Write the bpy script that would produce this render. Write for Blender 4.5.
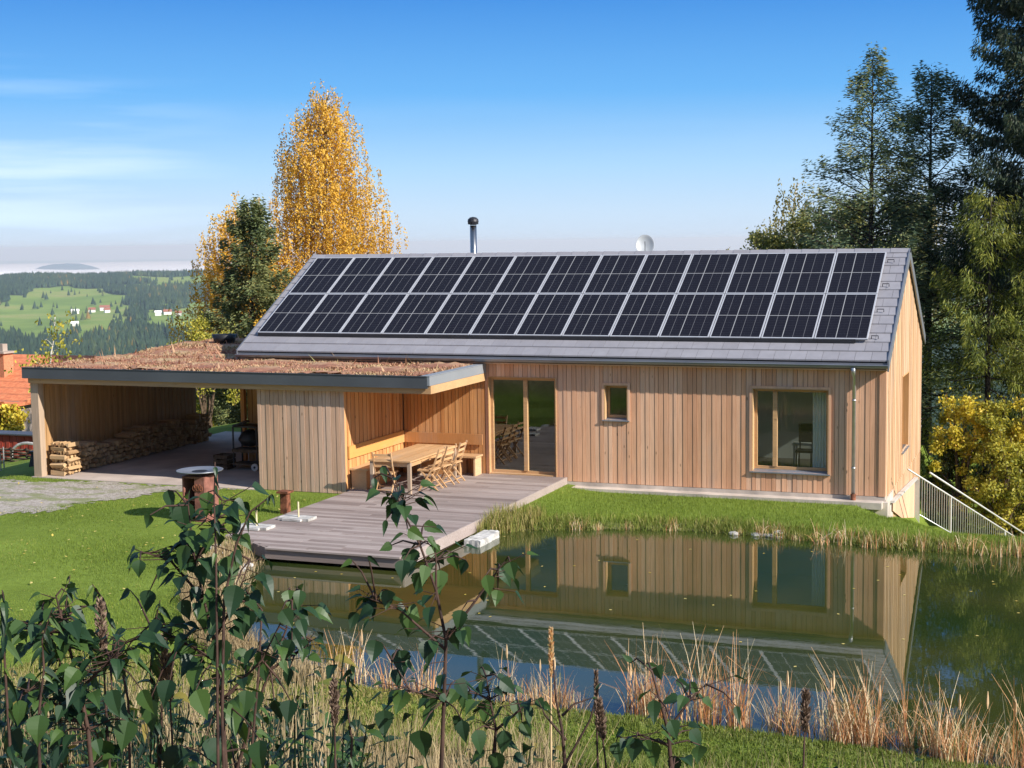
import bpy, math, random
import numpy as np
from mathutils import Vector, Matrix, Quaternion
random.seed(7); RNG=np.random.default_rng(11)
PI=math.pi
for o in list(bpy.data.objects): bpy.data.objects.remove(o)
sc=bpy.context.scene; COL=sc.collection
# ------------------------------------------------------------------ camera
CF=1442.7
YAW,PITCH,ROLL=-0.3710,-0.09858,-0.01408
CAM=Vector((3.52,-30.0,5.44))
def cam_axes():
    cy,sy,cp,sp=math.cos(YAW),math.sin(YAW),math.cos(PITCH),math.sin(PITCH)
    f=Vector((sy*cp,cy*cp,sp)); r=Vector((cy,-sy,0)); u=r.cross(f)
    cr,sr=math.cos(ROLL),math.sin(ROLL)
    return cr*r+sr*u, cr*u-sr*r, f
CR,CU,CFW=cam_axes()
def at(u,v,d):                       # real point seen at a photo position, d metres in front of the camera
    return CAM+d*(CFW+(u-512)/CF*CR-(v-384)/CF*CU)
cd=bpy.data.cameras.new('camera'); cam=bpy.data.objects.new('camera',cd); COL.objects.link(cam)
cam.matrix_world=Matrix(((CR.x,CU.x,-CFW.x,CAM.x),(CR.y,CU.y,-CFW.y,CAM.y),(CR.z,CU.z,-CFW.z,CAM.z),(0,0,0,1)))
cd.sensor_width=36; cd.lens=CF/1024*36; cd.clip_start=.1; cd.clip_end=120000
sc.camera=cam
# ------------------------------------------------------------------ sky and sun
SUN=Vector((1.58,-.42,1.0)).normalized()
EL=math.asin(SUN.z); AZ=math.atan2(SUN.x,SUN.y)
W=bpy.data.worlds.new("World"); sc.world=W; W.use_nodes=True
nt=W.node_tree; N=nt.nodes; L=nt.links; N.clear()
out=N.new('ShaderNodeOutputWorld'); bg=N.new('ShaderNodeBackground'); bg.inputs[1].default_value=.115
sky=N.new('ShaderNodeTexSky'); sky.sky_type='NISHITA'; sky.sun_disc=False
sky.sun_elevation=EL; sky.sun_rotation=AZ; sky.altitude=700; sky.air_density=1.25; sky.dust_density=.35; sky.ozone_density=2.2
tc=N.new('ShaderNodeTexCoord'); sx=N.new('ShaderNodeSeparateXYZ'); L.new(tc.outputs['Generated'],sx.inputs[0])
mx=N.new('ShaderNodeMath'); mx.operation='MAXIMUM'; mx.inputs[1].default_value=.004; L.new(sx.outputs[2],mx.inputs[0])
cb=N.new('ShaderNodeCombineXYZ'); L.new(sx.outputs[0],cb.inputs[0]); L.new(sx.outputs[1],cb.inputs[1]); L.new(mx.outputs[0],cb.inputs[2])
L.new(cb.outputs[0],sky.inputs[0])
# thin stretched cirrus, a procedural cloud layer of the sky itself
mp=N.new('ShaderNodeMapping'); mp.inputs['Scale'].default_value=(3.2,3.2,42); mp.inputs['Rotation'].default_value=(.015,.02,0); L.new(tc.outputs['Generated'],mp.inputs[0])
nz=N.new('ShaderNodeTexNoise'); nz.inputs['Scale'].default_value=1.0; nz.inputs['Detail'].default_value=6; nz.inputs['Roughness'].default_value=.5; L.new(mp.outputs[0],nz.inputs[0])
rp=N.new('ShaderNodeMapRange'); rp.inputs[1].default_value=.47; rp.inputs[2].default_value=.66; L.new(nz.outputs[0],rp.inputs[0])
hz=N.new('ShaderNodeMapRange'); hz.inputs[1].default_value=.13; hz.inputs[2].default_value=.05; L.new(sx.outputs[2],hz.inputs[0])
az=N.new('ShaderNodeMapRange'); az.inputs[1].default_value=-.52; az.inputs[2].default_value=-.62; az.inputs[3].default_value=.05; L.new(sx.outputs[0],az.inputs[0])
m1=N.new('ShaderNodeMath'); m1.operation='MULTIPLY'; L.new(rp.outputs[0],m1.inputs[0]); L.new(hz.outputs[0],m1.inputs[1])
m2=N.new('ShaderNodeMath'); m2.operation='MULTIPLY'; L.new(m1.outputs[0],m2.inputs[0]); L.new(az.outputs[0],m2.inputs[1])
lh=N.new('ShaderNodeMapRange'); lh.inputs[1].default_value=.075; lh.inputs[2].default_value=.0; lh.inputs[4].default_value=.1; L.new(sx.outputs[2],lh.inputs[0])
mxx=N.new('ShaderNodeMath'); mxx.operation='MAXIMUM'; L.new(m2.outputs[0],mxx.inputs[0]); L.new(lh.outputs[0],mxx.inputs[1])
cm=N.new('ShaderNodeMix'); cm.data_type='RGBA'; L.new(mxx.outputs[0],cm.inputs[0]); cm.inputs[7].default_value=(3.7,4.7,6.1,1)
er=N.new('ShaderNodeValToRGB'); el=er.color_ramp.elements
while len(el)<7: el.new(.5)
for i,(p,c) in enumerate([(0,(.50,.62,.78)),(.018,(.47,.64,.84)),(.05,(.33,.58,.87)),(.10,(.105,.39,.82)),(.17,(.022,.215,.66)),(.32,(.02,.13,.46)),(.6,(.03,.12,.42))]): el[i].position=p; el[i].color=(*c,1)
L.new(sx.outputs[2],er.inputs[0])
sc_=N.new('ShaderNodeVectorMath'); sc_.operation='SCALE'; sc_.inputs[3].default_value=5.6; L.new(er.outputs[0],sc_.inputs[0])
wm=N.new('ShaderNodeMapRange'); wm.inputs[1].default_value=.25; wm.inputs[2].default_value=.6; wm.inputs[3].default_value=.94; wm.inputs[4].default_value=0; L.new(sx.outputs[2],wm.inputs[0])
sm=N.new('ShaderNodeMix'); sm.data_type='RGBA'; L.new(wm.outputs[0],sm.inputs[0]); L.new(sky.outputs[0],sm.inputs[6]); L.new(sc_.outputs[0],sm.inputs[7]); L.new(sm.outputs[2],cm.inputs[6])
L.new(cm.outputs[2],bg.inputs[0]); L.new(bg.outputs[0],out.inputs[0])
sl=bpy.data.lights.new('sun','SUN'); sl.energy=4.4; sl.angle=math.radians(.53); sl.color=(1,.94,.85)
so=bpy.data.objects.new('sun',sl); COL.objects.link(so); so.rotation_euler=(-SUN).to_track_quat('-Z','Y').to_euler()
sc.view_settings.view_transform='Standard'; sc.view_settings.look='None'; sc.view_settings.exposure=.85; sc.view_settings.gamma=1
sc.cycles.max_bounces=8; sc.cycles.transparent_max_bounces=16; sc.cycles.volume_bounces=0
# ------------------------------------------------------------------ materials
MATS={}
def new_mat(name):
    m=bpy.data.materials.new(name); m.use_nodes=True; return m,m.node_tree,m.node_tree.nodes['Principled BSDF']
def nd(t,k,**kw):
    n=t.nodes.new(k)
    for a,b in kw.items(): setattr(n,a,b)
    return n
def noise(t,scale,sc3=(1,1,1),detail=4,rough=.55,coord='pos'):
    if coord=='pos': src=nd(t,'ShaderNodeNewGeometry').outputs['Position']
    else: src=nd(t,'ShaderNodeTexCoord').outputs['Object']
    m=nd(t,'ShaderNodeMapping'); m.inputs['Scale'].default_value=sc3; t.links.new(src,m.inputs[0])
    n=nd(t,'ShaderNodeTexNoise'); n.inputs['Scale'].default_value=scale; n.inputs['Detail'].default_value=detail; n.inputs['Roughness'].default_value=rough
    t.links.new(m.outputs[0],n.inputs[0]); return n.outputs[0]
def ramp(t,fac,stops):
    r=nd(t,'ShaderNodeValToRGB'); e=r.color_ramp.elements
    while len(e)<len(stops): e.new(.5)
    for i,(p,c) in enumerate(stops): e[i].position=p; e[i].color=(*c,1)
    t.links.new(fac,r.inputs[0]); return r.outputs[0]
def mixc(t,f,a,b,mode='MIX'):
    m=nd(t,'ShaderNodeMix',data_type='RGBA',blend_type=mode)
    for s,v in ((0,f),(6,a),(7,b)):
        if isinstance(v,(int,float)): m.inputs[s].default_value=v
        elif isinstance(v,tuple): m.inputs[s].default_value=(*v,1)
        else: t.links.new(v,m.inputs[s])
    return m.outputs[2]
def math_(t,op,a,b):
    m=nd(t,'ShaderNodeMath',operation=op)
    for i,v in enumerate((a,b)):
        if isinstance(v,(int,float)): m.inputs[i].default_value=v
        else: t.links.new(v,m.inputs[i])
    return m.outputs[0]
def attr(t,name='rnd'): return nd(t,'ShaderNodeAttribute',attribute_name=name).outputs['Fac']
def bump(t,b,h,strength=.3,dist=.01):
    n=nd(t,'ShaderNodeBump'); n.inputs['Strength'].default_value=strength; n.inputs['Distance'].default_value=dist
    t.links.new(h,n.inputs['Height']); t.links.new(n.outputs[0],b.inputs['Normal'])
def plain(name,c,rough=.7,metal=0,var=.12,ns=3.,spec=.5,bs=.15):
    if name in MATS: return MATS[name]
    m,t,b=new_mat(name)
    f=noise(t,ns,detail=5)
    d=tuple(max(0,x*(1-var*2)) for x in c); l=tuple(min(1,x*(1+var*1.5)) for x in c)
    t.links.new(ramp(t,f,[(.3,d),(.7,l)]),b.inputs['Base Color'])
    b.inputs['Roughness'].default_value=rough; b.inputs['Metallic'].default_value=metal; b.inputs['Specular IOR Level'].default_value=spec
    if bs: bump(t,b,noise(t,ns*9,detail=3),bs,.004)
    MATS[name]=m; return m
def wood(name,stops,axis='z',streak=.35,rough=.75):
    m,t,b=new_mat(name)
    s3={'z':(22,22,1.2),'x':(1.2,22,22),'y':(22,1.2,22)}[axis]
    g=noise(t,1.6,s3,6,.65); big=noise(t,1.1,{'z':(1.6,1.6,.4),'x':(.5,1,1),'y':(1,.5,1)}[axis],5)
    base=ramp(t,attr(t),stops)
    c=mixc(t,streak,base,ramp(t,g,[(.28,(.30,.25,.2)),(.62,(1,1,1))]),'MULTIPLY')
    c=mixc(t,.35,c,ramp(t,big,[(.32,(.58,.57,.58)),(.62,(1,1,1))]),'MULTIPLY')
    gr=noise(t,.55,{'z':(2.4,2.4,.5),'x':(.5,1.5,1.5),'y':(1.5,.5,1.5)}[axis],6,.65)
    c=mixc(t,ramp(t,gr,[(.52,(0,0,0)),(.74,(.5,.5,.5))]),c,(.34,.29,.26))
    kn=nd(t,'ShaderNodeTexVoronoi'); kn.inputs['Scale'].default_value=3.2
    mp=nd(t,'ShaderNodeMapping'); mp.inputs['Scale'].default_value={'z':(1.6,1.6,.55),'x':(.55,1.6,1.6),'y':(1.6,.55,1.6)}[axis]
    t.links.new(nd(t,'ShaderNodeNewGeometry').outputs['Position'],mp.inputs[0]); t.links.new(mp.outputs[0],kn.inputs[0])
    c=mixc(t,ramp(t,kn.outputs['Distance'],[(.035,(.75,.75,.75)),(.085,(0,0,0))]),c,(.13,.065,.03))
    t.links.new(c,b.inputs['Base Color']); b.inputs['Roughness'].default_value=rough; b.inputs['Specular IOR Level'].default_value=.3
    bump(t,b,g,.25,.004); MATS[name]=m; return m
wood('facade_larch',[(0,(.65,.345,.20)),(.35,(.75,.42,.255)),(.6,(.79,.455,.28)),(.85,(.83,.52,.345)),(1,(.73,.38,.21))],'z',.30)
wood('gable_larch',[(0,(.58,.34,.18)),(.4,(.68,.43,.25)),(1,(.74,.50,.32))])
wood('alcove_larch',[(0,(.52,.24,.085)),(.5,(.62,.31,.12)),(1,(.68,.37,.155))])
wood('grey_larch',[(0,(.56,.35,.23)),(.5,(.65,.425,.29)),(1,(.72,.50,.37))])
wood('beam_wood',[(0,(.52,.30,.14)),(1,(.58,.36,.18))],'x')
wood('post_wood',[(0,(.42,.31,.22)),(1,(.48,.36,.26))])
wood('furn_x',[(0,(.55,.32,.15)),(1,(.66,.42,.22))],'x',.25)
wood('furn_y',[(0,(.55,.32,.15)),(1,(.66,.42,.22))],'y',.25)
wood('bench_wood',[(0,(.64,.32,.09)),(1,(.72,.40,.13))],'y',.15)
wood('deck_wood',[(0,(.24,.185,.165)),(.5,(.32,.255,.23)),(1,(.41,.34,.31))],'x',.5,.85)
wood('log_wood',[(0,(.26,.15,.075)),(.5,(.44,.28,.14)),(1,(.58,.40,.22))],'x',.35,.9)
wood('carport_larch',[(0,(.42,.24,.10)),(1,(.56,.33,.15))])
wood('red_boards',[(0,(.34,.05,.03)),(1,(.42,.07,.04))])
plain('zinc',(.27,.28,.31),.45,.6,.06,1.5); plain('dark_metal',(.03,.03,.035),.5,.3,.1)
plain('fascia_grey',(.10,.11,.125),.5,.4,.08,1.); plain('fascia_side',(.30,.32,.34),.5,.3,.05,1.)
plain('steel',(.42,.4,.38),.25,1,.1,2.,bs=0); plain('galv',(.5,.5,.5),.4,.8,.08,4.)
plain('white_metal',(.55,.53,.5),.45,.1,.05); plain('alu',(.52,.52,.54),.45,.3,.04,bs=0)
plain('concrete',(.50,.43,.37),.9,0,.14,2.,.3,.4); plain('slab_concrete',(.46,.38,.33),.92,0,.12,1.3,.3,.4); plain('pale_stone',(.46,.44,.41),.85,0,.2,7.,.3,.5)
plain('rust',(.20,.075,.04),.85,.2,.4,9.,.3,.4); plain('corten',(.27,.115,.085),.8,.2,.25,6.,.3,.3)
plain('white_plaster',(.8,.8,.77),.9,0,.03,1.,.2); plain('interior_dark',(.12,.10,.09),.8)
plain('interior_floor',(.16,.13,.11),.5,0,.1); plain('plaster_tan',(.36,.29,.24),.9,0,.1,1.,.2)
plain('brick_orange',(.5,.2,.1),.9,0,.2,20.); plain('black_plastic',(.012,.012,.014),.5,0,.1); plain('blue_pad',(.04,.07,.2),.6,0,.1)
plain('bark_dark',(.045,.035,.028),.95,0,.4,12.,.2,.8); plain('bark_brown',(.11,.075,.05),.95,0,.35,10.,.2,.8)
plain('twig',(.055,.03,.022),.8,0,.3,20.,.3); plain('straw_stem',(.42,.31,.17),.9,0,.3,9.,.2,0); plain('dish_grey',(.36,.38,.39),.55,.2,.05)
plain('board_grey',(.18,.155,.14),.9,0,.25,3.,.2); plain('peg_wood',(.6,.5,.3),.8,0,.1); plain('light_house',(.75,.73,.68),.9,0,.05,.1,.2,0)
plain('far_red_roof',(.30,.11,.07),.9,0,.1,.1,.2,0); plain('dark_glass',(.02,.02,.02),.1,0,.1,1.,.5,0)
def birch_bark():
    m,t,b=new_mat('birch_bark'); f=noise(t,2.5,(1,1,6),4)
    t.links.new(ramp(t,f,[(.42,(.06,.05,.045)),(.5,(.5,.47,.42)),(1,(.62,.59,.54))]),b.inputs['Base Color']); b.inputs['Roughness'].default_value=.8; MATS['birch_bark']=m
birch_bark()
def leafmat(name,stops,trans=.35,rough=.55,spec=.25):
    m,t,b=new_mat(name); out=[n for n in t.nodes if n.type=='OUTPUT_MATERIAL'][0]
    c=ramp(t,attr(t),stops); t.links.new(c,b.inputs['Base Color']); b.inputs['Roughness'].default_value=rough; b.inputs['Specular IOR Level'].default_value=spec
    tr=nd(t,'ShaderNodeBsdfTranslucent'); t.links.new(mixc(t,1.,c,(1.,1.,.55),'MULTIPLY'),tr.inputs[0])
    mx=nd(t,'ShaderNodeMixShader'); mx.inputs[0].default_value=trans
    t.links.new(b.outputs[0],mx.inputs[1]); t.links.new(tr.outputs[0],mx.inputs[2]); t.links.new(mx.outputs[0],out.inputs[0]); MATS[name]=m; return m
leafmat('birch_gold',[(0,(.44,.23,.03)),(.5,(.72,.42,.05)),(1,(.84,.56,.11))])
leafmat('birch_pale',[(0,(.14,.13,.04)),(.6,(.30,.25,.09)),(1,(.42,.34,.15))])
leafmat('pine_needles',[(0,(.045,.07,.03)),(.6,(.11,.14,.055)),(1,(.22,.22,.08))],.15)
leafmat('larch_dark',[(0,(.045,.07,.042)),(.6,(.12,.17,.09)),(1,(.28,.27,.10))],.2)
leafmat('larch_light',[(0,(.05,.075,.014)),(.5,(.19,.22,.035)),(1,(.42,.39,.075))],.3)
leafmat('spruce_dark',[(0,(.012,.022,.012)),(.7,(.034,.055,.026)),(1,(.09,.085,.035))],.08)
leafmat('bush_green',[(0,(.03,.05,.015)),(.6,(.09,.11,.03)),(1,(.20,.18,.05))],.3)
leafmat('bush_olive',[(0,(.09,.11,.03)),(.6,(.24,.24,.07)),(1,(.42,.36,.12))],.3)
leafmat('bush_yellow',[(0,(.24,.22,.03)),(.4,(.58,.47,.05)),(.8,(.80,.64,.10)),(1,(.74,.38,.08))],.35)
leafmat('yellow_green',[(0,(.12,.14,.02)),(.5,(.36,.34,.05)),(1,(.62,.50,.08))],.35)
leafmat('vine_red',[(0,(.16,.03,.02)),(.6,(.30,.07,.03)),(1,(.42,.16,.04))],.3)
leafmat('grass_green',[(0,(.09,.13,.018)),(.5,(.19,.26,.035)),(.9,(.27,.33,.06)),(1,(.42,.36,.11))],.35,.6)
leafmat('grass_long',[(0,(.07,.10,.015)),(.45,(.17,.22,.04)),(.75,(.30,.28,.08)),(1,(.48,.36,.17))],.35,.6)
leafmat('reed_dry',[(0,(.42,.17,.08)),(.35,(.66,.34,.16)),(.6,(.78,.56,.34)),(.85,(.80,.66,.46)),(1,(.38,.38,.12))],.3,.6)
leafmat('dry_grass',[(0,(.22,.15,.08)),(.6,(.42,.32,.18)),(1,(.56,.46,.30))],.25,.7)
leafmat('sedum',[(0,(.22,.09,.06)),(.35,(.38,.19,.12)),(.7,(.48,.34,.20)),(1,(.28,.26,.11))],.15,.8)
leafmat('young_leaf',[(0,(.010,.030,.016)),(.5,(.024,.060,.022)),(.8,(.06,.115,.024)),(.93,(.11,.16,.03)),(1,(.26,.19,.04))],.33,.46,.4)  # leaf greens, darkened in place of half-shade over the foreground
leafmat('seed_head',[(0,(.09,.06,.045)),(.6,(.20,.135,.10)),(1,(.36,.26,.19))],.1,.9)
leafmat('forest_far',[(0,(.018,.036,.022)),(.6,(.038,.066,.034)),(.93,(.07,.09,.03)),(1,(.2,.13,.03))],0,.9,0)
leafmat('fallen_leaf',[(0,(.5,.35,.05)),(1,(.7,.55,.2))],.1)
def tile_mat():
    m,t,b=new_mat('roof_tile'); c=ramp(t,attr(t),[(0,(.25,.24,.26)),(1,(.285,.275,.295))])
    c=mixc(t,.5,c,ramp(t,noise(t,5.,detail=5),[(.3,(.75,.75,.75)),(.7,(1,1,1))]),'MULTIPLY')
    t.links.new(c,b.inputs['Base Color']); b.inputs['Roughness'].default_value=.6; MATS['roof_tile']=m
tile_mat()
def red_tile():
    m,t,b=new_mat('red_roof_tile')
    w=nd(t,'ShaderNodeTexWave',wave_type='BANDS',bands_direction='Z'); w.inputs['Scale'].default_value=1.6; w.inputs['Distortion'].default_value=.3
    t.links.new(nd(t,'ShaderNodeNewGeometry').outputs['Position'],w.inputs[0])
    c=mixc(t,.6,ramp(t,noise(t,6.),[(.3,(.50,.13,.05)),(.7,(.72,.24,.10))]),ramp(t,w.outputs[0],[(0,(.6,.6,.6)),(.3,(1,1,1))]),'MULTIPLY')
    t.links.new(c,b.inputs['Base Color']); b.inputs['Roughness'].default_value=.8; MATS['red_roof_tile']=m
red_tile()
def glass_mat():
    m,t,b=new_mat('window_glass'); out=[n for n in t.nodes if n.type=='OUTPUT_MATERIAL'][0]
    tr=nd(t,'ShaderNodeBsdfTransparent'); tr.inputs[0].default_value=(.80,.86,.82,1); gl=nd(t,'ShaderNodeBsdfGlossy'); gl.inputs['Roughness'].default_value=.004
    gl.inputs[0].default_value=(.9,.95,.92,1)
    fr=nd(t,'ShaderNodeFresnel'); fr.inputs[0].default_value=1.75
    mx=nd(t,'ShaderNodeMixShader'); t.links.new(math_(t,'MULTIPLY',fr.outputs[0],1.6),mx.inputs[0]); t.links.new(tr.outputs[0],mx.inputs[1]); t.links.new(gl.outputs[0],mx.inputs[2]); t.links.new(mx.outputs[0],out.inputs[0]); MATS['glass']=m
glass_mat()
def water_mat():
    m,t,b=new_mat('pond_water')
    c=ramp(t,noise(t,.35,detail=3),[(.35,(.018,.034,.008)),(.65,(.046,.052,.013))])
    t.links.new(c,b.inputs['Base Color']); b.inputs['Roughness'].default_value=.012; b.inputs['IOR'].default_value=1.82
    bump(t,b,noise(t,1.6,(1,2.6,1),4),.035,.01); MATS['water']=m
water_mat()
def pv_mat():
    m,t,b=new_mat('pv_cells'); tcn=nd(t,'ShaderNodeTexCoord'); s=nd(t,'ShaderNodeSeparateXYZ'); t.links.new(tcn.outputs['Object'],s.inputs[0])
    def lines(sock,n,length,half):
        v=math_(t,'MULTIPLY',sock,n/length); f=math_(t,'FRACT',v,0); a=math_(t,'ABSOLUTE',math_(t,'SUBTRACT',f,.5),0)
        return math_(t,'GREATER_THAN',a,.5-half*n/length)
    lx=lines(s.outputs[0],5,1.096,.004); ly=lines(s.outputs[1],18,1.754,.0022)
    mid=math_(t,'LESS_THAN',math_(t,'ABSOLUTE',math_(t,'SUBTRACT',s.outputs[1],.877),0),.010)
    br=math_(t,'LESS_THAN',math_(t,'ABSOLUTE',math_(t,'SUBTRACT',s.outputs[0],.4384),0),.0085)
    c=mixc(t,math_(t,'MULTIPLY',ly,.35),(.012,.012,.018),(.10,.10,.11)); c=mixc(t,math_(t,'MULTIPLY',lx,.7),c,(.20,.20,.21)); c=mixc(t,math_(t,'MULTIPLY',math_(t,'MAXIMUM',mid,br),.6),c,(.42,.42,.42))
    t.links.new(c,b.inputs['Base Color']); b.inputs['Roughness'].default_value=.16; b.inputs['IOR'].default_value=1.2; b.inputs['Specular IOR Level'].default_value=.25; MATS['pv']=m
pv_mat()
def ground_mat():
    m,t,b=new_mat('ground_mat')
    n1=noise(t,.6,detail=6); n2=noise(t,9.,detail=5)
    g=mixc(t,.5,ramp(t,n1,[(.3,(.12,.17,.02)),(.7,(.19,.26,.04))]),ramp(t,n2,[(.3,(.5,.5,.4)),(.65,(1,1,1))]),'MULTIPLY')
    dry=ramp(t,noise(t,4.,detail=6),[(.3,(.13,.09,.05)),(.55,(.30,.23,.13)),(.8,(.20,.20,.06))])
    c=mixc(t,attr(t,'dry'),g,dry)
    c=mixc(t,attr(t,'mud'),c,(.045,.04,.022))
    t.links.new(c,b.inputs['Base Color']); b.inputs['Roughness'].default_value=.95; b.inputs['Specular IOR Level'].default_value=.15
    bump(t,b,noise(t,30.,detail=4),.6,.03); MATS['ground']=m
ground_mat()
def hills_mat():
    m,t,b=new_mat('hills_mat')
    f=ramp(t,noise(t,.006,detail=4),[(.35,(.14,.21,.045)),(.5,(.19,.26,.06)),(.65,(.26,.27,.09))])
    c=mixc(t,attr(t,'forest'),f,(.03,.052,.028))
    t.links.new(c,b.inputs['Base Color']); b.inputs['Roughness'].default_value=1; b.inputs['Specular IOR Level'].default_value=0; MATS['hills']=m
hills_mat()
def gravel_mat():
    m,t,b=new_mat('gravel'); v=nd(t,'ShaderNodeTexVoronoi'); v.inputs['Scale'].default_value=28
    t.links.new(nd(t,'ShaderNodeNewGeometry').outputs['Position'],v.inputs[0])
    c=ramp(t,noise(t,14.,detail=6),[(.3,(.20,.165,.13)),(.7,(.46,.41,.36))])
    c=mixc(t,ramp(t,noise(t,1.6,(1,1.6,1),detail=5),[(.48,(0,0,0)),(.62,(.8,.8,.8))]),c,(.17,.19,.06))
    t.links.new(c,b.inputs['Base Color']); b.inputs['Roughness'].default_value=.95; bump(t,b,v.outputs['Distance'],.6,.02); MATS['gravel']=m
gravel_mat()
# ------------------------------------------------------------------ object helpers
def tag(o,label=None,cat=None,group=None,kind=None):
    if label: o['label']=label
    if cat: o['category']=cat
    if group: o['group']=group
    if kind: o['kind']=kind
    return o
WP={}
def thing(name,label,cat,loc=(0,0,0),group=None,rotz=0):
    o=bpy.data.objects.new(name,None); COL.objects.link(o); o.location=loc; o.rotation_euler=(0,0,rotz); o.empty_display_size=.2
    WP[o.name]=Vector(loc); return tag(o,label,cat,group)
def M(n): return MATS[n] if isinstance(n,str) else n
def mesh_obj(name,V,F,mat,parent=None,rnd=None,smooth=False,local=False,attrs=None):
    V=np.asarray(V,dtype=np.float32).reshape(-1,3)
    off=Vector((0,0,0))
    if parent is not None and not local: off=WP.get(parent.name,Vector((0,0,0)))
    V=V-np.array(off,dtype=np.float32)
    me=bpy.data.meshes.new(name)
    if isinstance(F,np.ndarray):
        k=F.shape[1]; me.vertices.add(len(V)); me.vertices.foreach_set('co',V.ravel())
        me.loops.add(F.size); me.loops.foreach_set('vertex_index',F.astype(np.int32).ravel())
        me.polygons.add(len(F)); me.polygons.foreach_set('loop_start',np.arange(0,F.size,k,dtype=np.int32)); 
        me.update(calc_edges=True)
    else:
        me.from_pydata(V.tolist(),[],F); me.update()
    at_={} if attrs is None else dict(attrs)
    if rnd is not None: at_['rnd']=rnd
    for k,v in at_.items():
        a=me.attributes.new(k,'FLOAT','POINT'); a.data.foreach_set('value',np.asarray(v,dtype=np.float32))
    if smooth: me.polygons.foreach_set('use_smooth',np.ones(len(me.polygons),dtype=bool))
    me.materials.append(M(mat))
    o=bpy.data.objects.new(name,me); COL.objects.link(o)
    if parent is not None:
        o.parent=parent; WP[o.name]=off if not local else Vector((0,0,0))
    return o
class MB:
    def __init__(s): s.V=[];s.F=[];s.R=[]
    def add(s,vs,fs,r=None):
        n=len(s.V); s.V+= [tuple(v) for v in vs]; s.F+=[tuple(i+n for i in f) for f in fs]
        r=random.random() if r is None else r; s.R+=[r]*len(vs)
    def box(s,x0,x1,y0,y1,z0,z1,r=None,bev=0):
        s.hexa([(x0,y0,z0),(x1,y0,z0),(x1,y1,z0),(x0,y1,z0),(x0,y0,z1),(x1,y0,z1),(x1,y1,z1),(x0,y1,z1)],r)
    def hexa(s,v,r=None): s.add(v,[(3,2,1,0),(4,5,6,7),(0,1,5,4),(1,2,6,5),(2,3,7,6),(3,0,4,7)],r)
    def bar(s,a,b,w,h,up=(0,0,1),r=None):
        a=Vector(a);b=Vector(b);d=(b-a).normalized(); up=Vector(up)
        if abs(d.dot(up))>.98: up=Vector((0,1,0))
        x=d.cross(up).normalized()*w/2; z=x.cross(d).normalized()*h/2
        s.hexa([a-x-z,a+x-z,b+x-z,b-x-z,a-x+z,a+x+z,b+x+z,b-x+z],r)
    def tube(s,pts,rad,n=8,r=None,cap=True):
        pts=[Vector(p) for p in pts]; rad=rad if hasattr(rad,'__len__') else [rad]*len(pts)
        vs=[];fs=[]; prev=None
        for i,p in enumerate(pts):
            d=(pts[min(i+1,len(pts)-1)]-pts[max(i-1,0)])
            if d.length<1e-9: d=Vector((0,0,1))
            d.normalize()
            if prev is None: x=d.cross(Vector((0,0,1))) if abs(d.z)<.95 else d.cross(Vector((0,1,0)))
            else: x=prev-d*prev.dot(d)
            x.normalize(); prev=x; y=d.cross(x)
            for k in range(n):
                a=2*PI*k/n; vs.append(p+(x*math.cos(a)+y*math.sin(a))*rad[i])
        for i in range(len(pts)-1):
            for k in range(n): fs.append((i*n+k,i*n+(k+1)%n,(i+1)*n+(k+1)%n,(i+1)*n+k))
        if cap: fs.append(tuple(range(n-1,-1,-1))); fs.append(tuple((len(pts)-1)*n+k for k in range(n)))
        s.add(vs,fs,r)
    def lathe(s,c,prof,n=24,r=None):
        c=Vector(c); vs=[];fs=[]
        for (rr,z) in prof:
            for k in range(n): a=2*PI*k/n; vs.append(c+Vector((rr*math.cos(a),rr*math.sin(a),z)))
        for i in range(len(prof)-1):
            for k in range(n): fs.append((i*n+k,i*n+(k+1)%n,(i+1)*n+(k+1)%n,(i+1)*n+k))
        s.add(vs,fs,r)
    def build(s,name,mat,parent=None,smooth=False,local=False): return mesh_obj(name,s.V,s.F,mat,parent,s.R,smooth,local)
def copy_tree(o,parent=None):
    c=o.copy(); COL.objects.link(c)
    if parent is not None: c.parent=parent
    for ch in [x for x in bpy.data.objects if x.parent==o]: copy_tree(ch,c)
    return c
# vectorised foliage
def quads(C,D,Nn,ln,wd,shape=.5):
    """leaf quads (rhombus): centres C, long axis D, normal N, lengths and widths"""
    D=D/np.maximum(np.linalg.norm(D,axis=1,keepdims=True),1e-6); S=np.cross(D,Nn); S/=np.maximum(np.linalg.norm(S,axis=1,keepdims=True),1e-6)
    ln=np.asarray(ln)[:,None] if np.ndim(ln) else ln; wd=np.asarray(wd)[:,None] if np.ndim(wd) else wd
    V=np.stack([C-D*ln/2,C+S*wd/2-D*ln*(shape-.5)*0,C+D*ln/2,C-S*wd/2],1).reshape(-1,3)
    F=np.arange(len(C)*4,dtype=np.int32).reshape(-1,4); return V,F
def rv(n): 
    v=RNG.normal(size=(n,3)); return v/np.linalg.norm(v,axis=1,keepdims=True)
def leaf_obj(name,C,D,ln,wd,mat,parent,clump=1.2,tone=0.):
    n=len(C); V,F=quads(C,D,rv(n),ln,wd)
    # light and dark clumps: leaf colour varies by clump as it does from twig to twig
    ph=np.sin(C[:,0]*clump*2.1+1)*np.sin(C[:,1]*clump*1.7+2)*np.sin(C[:,2]*clump*1.9)
    r=np.clip(.5+.28*ph+RNG.normal(size=n)*.2+tone,0,1)
    return mesh_obj(name,V,F,mat,parent,np.repeat(r,4))
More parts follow.
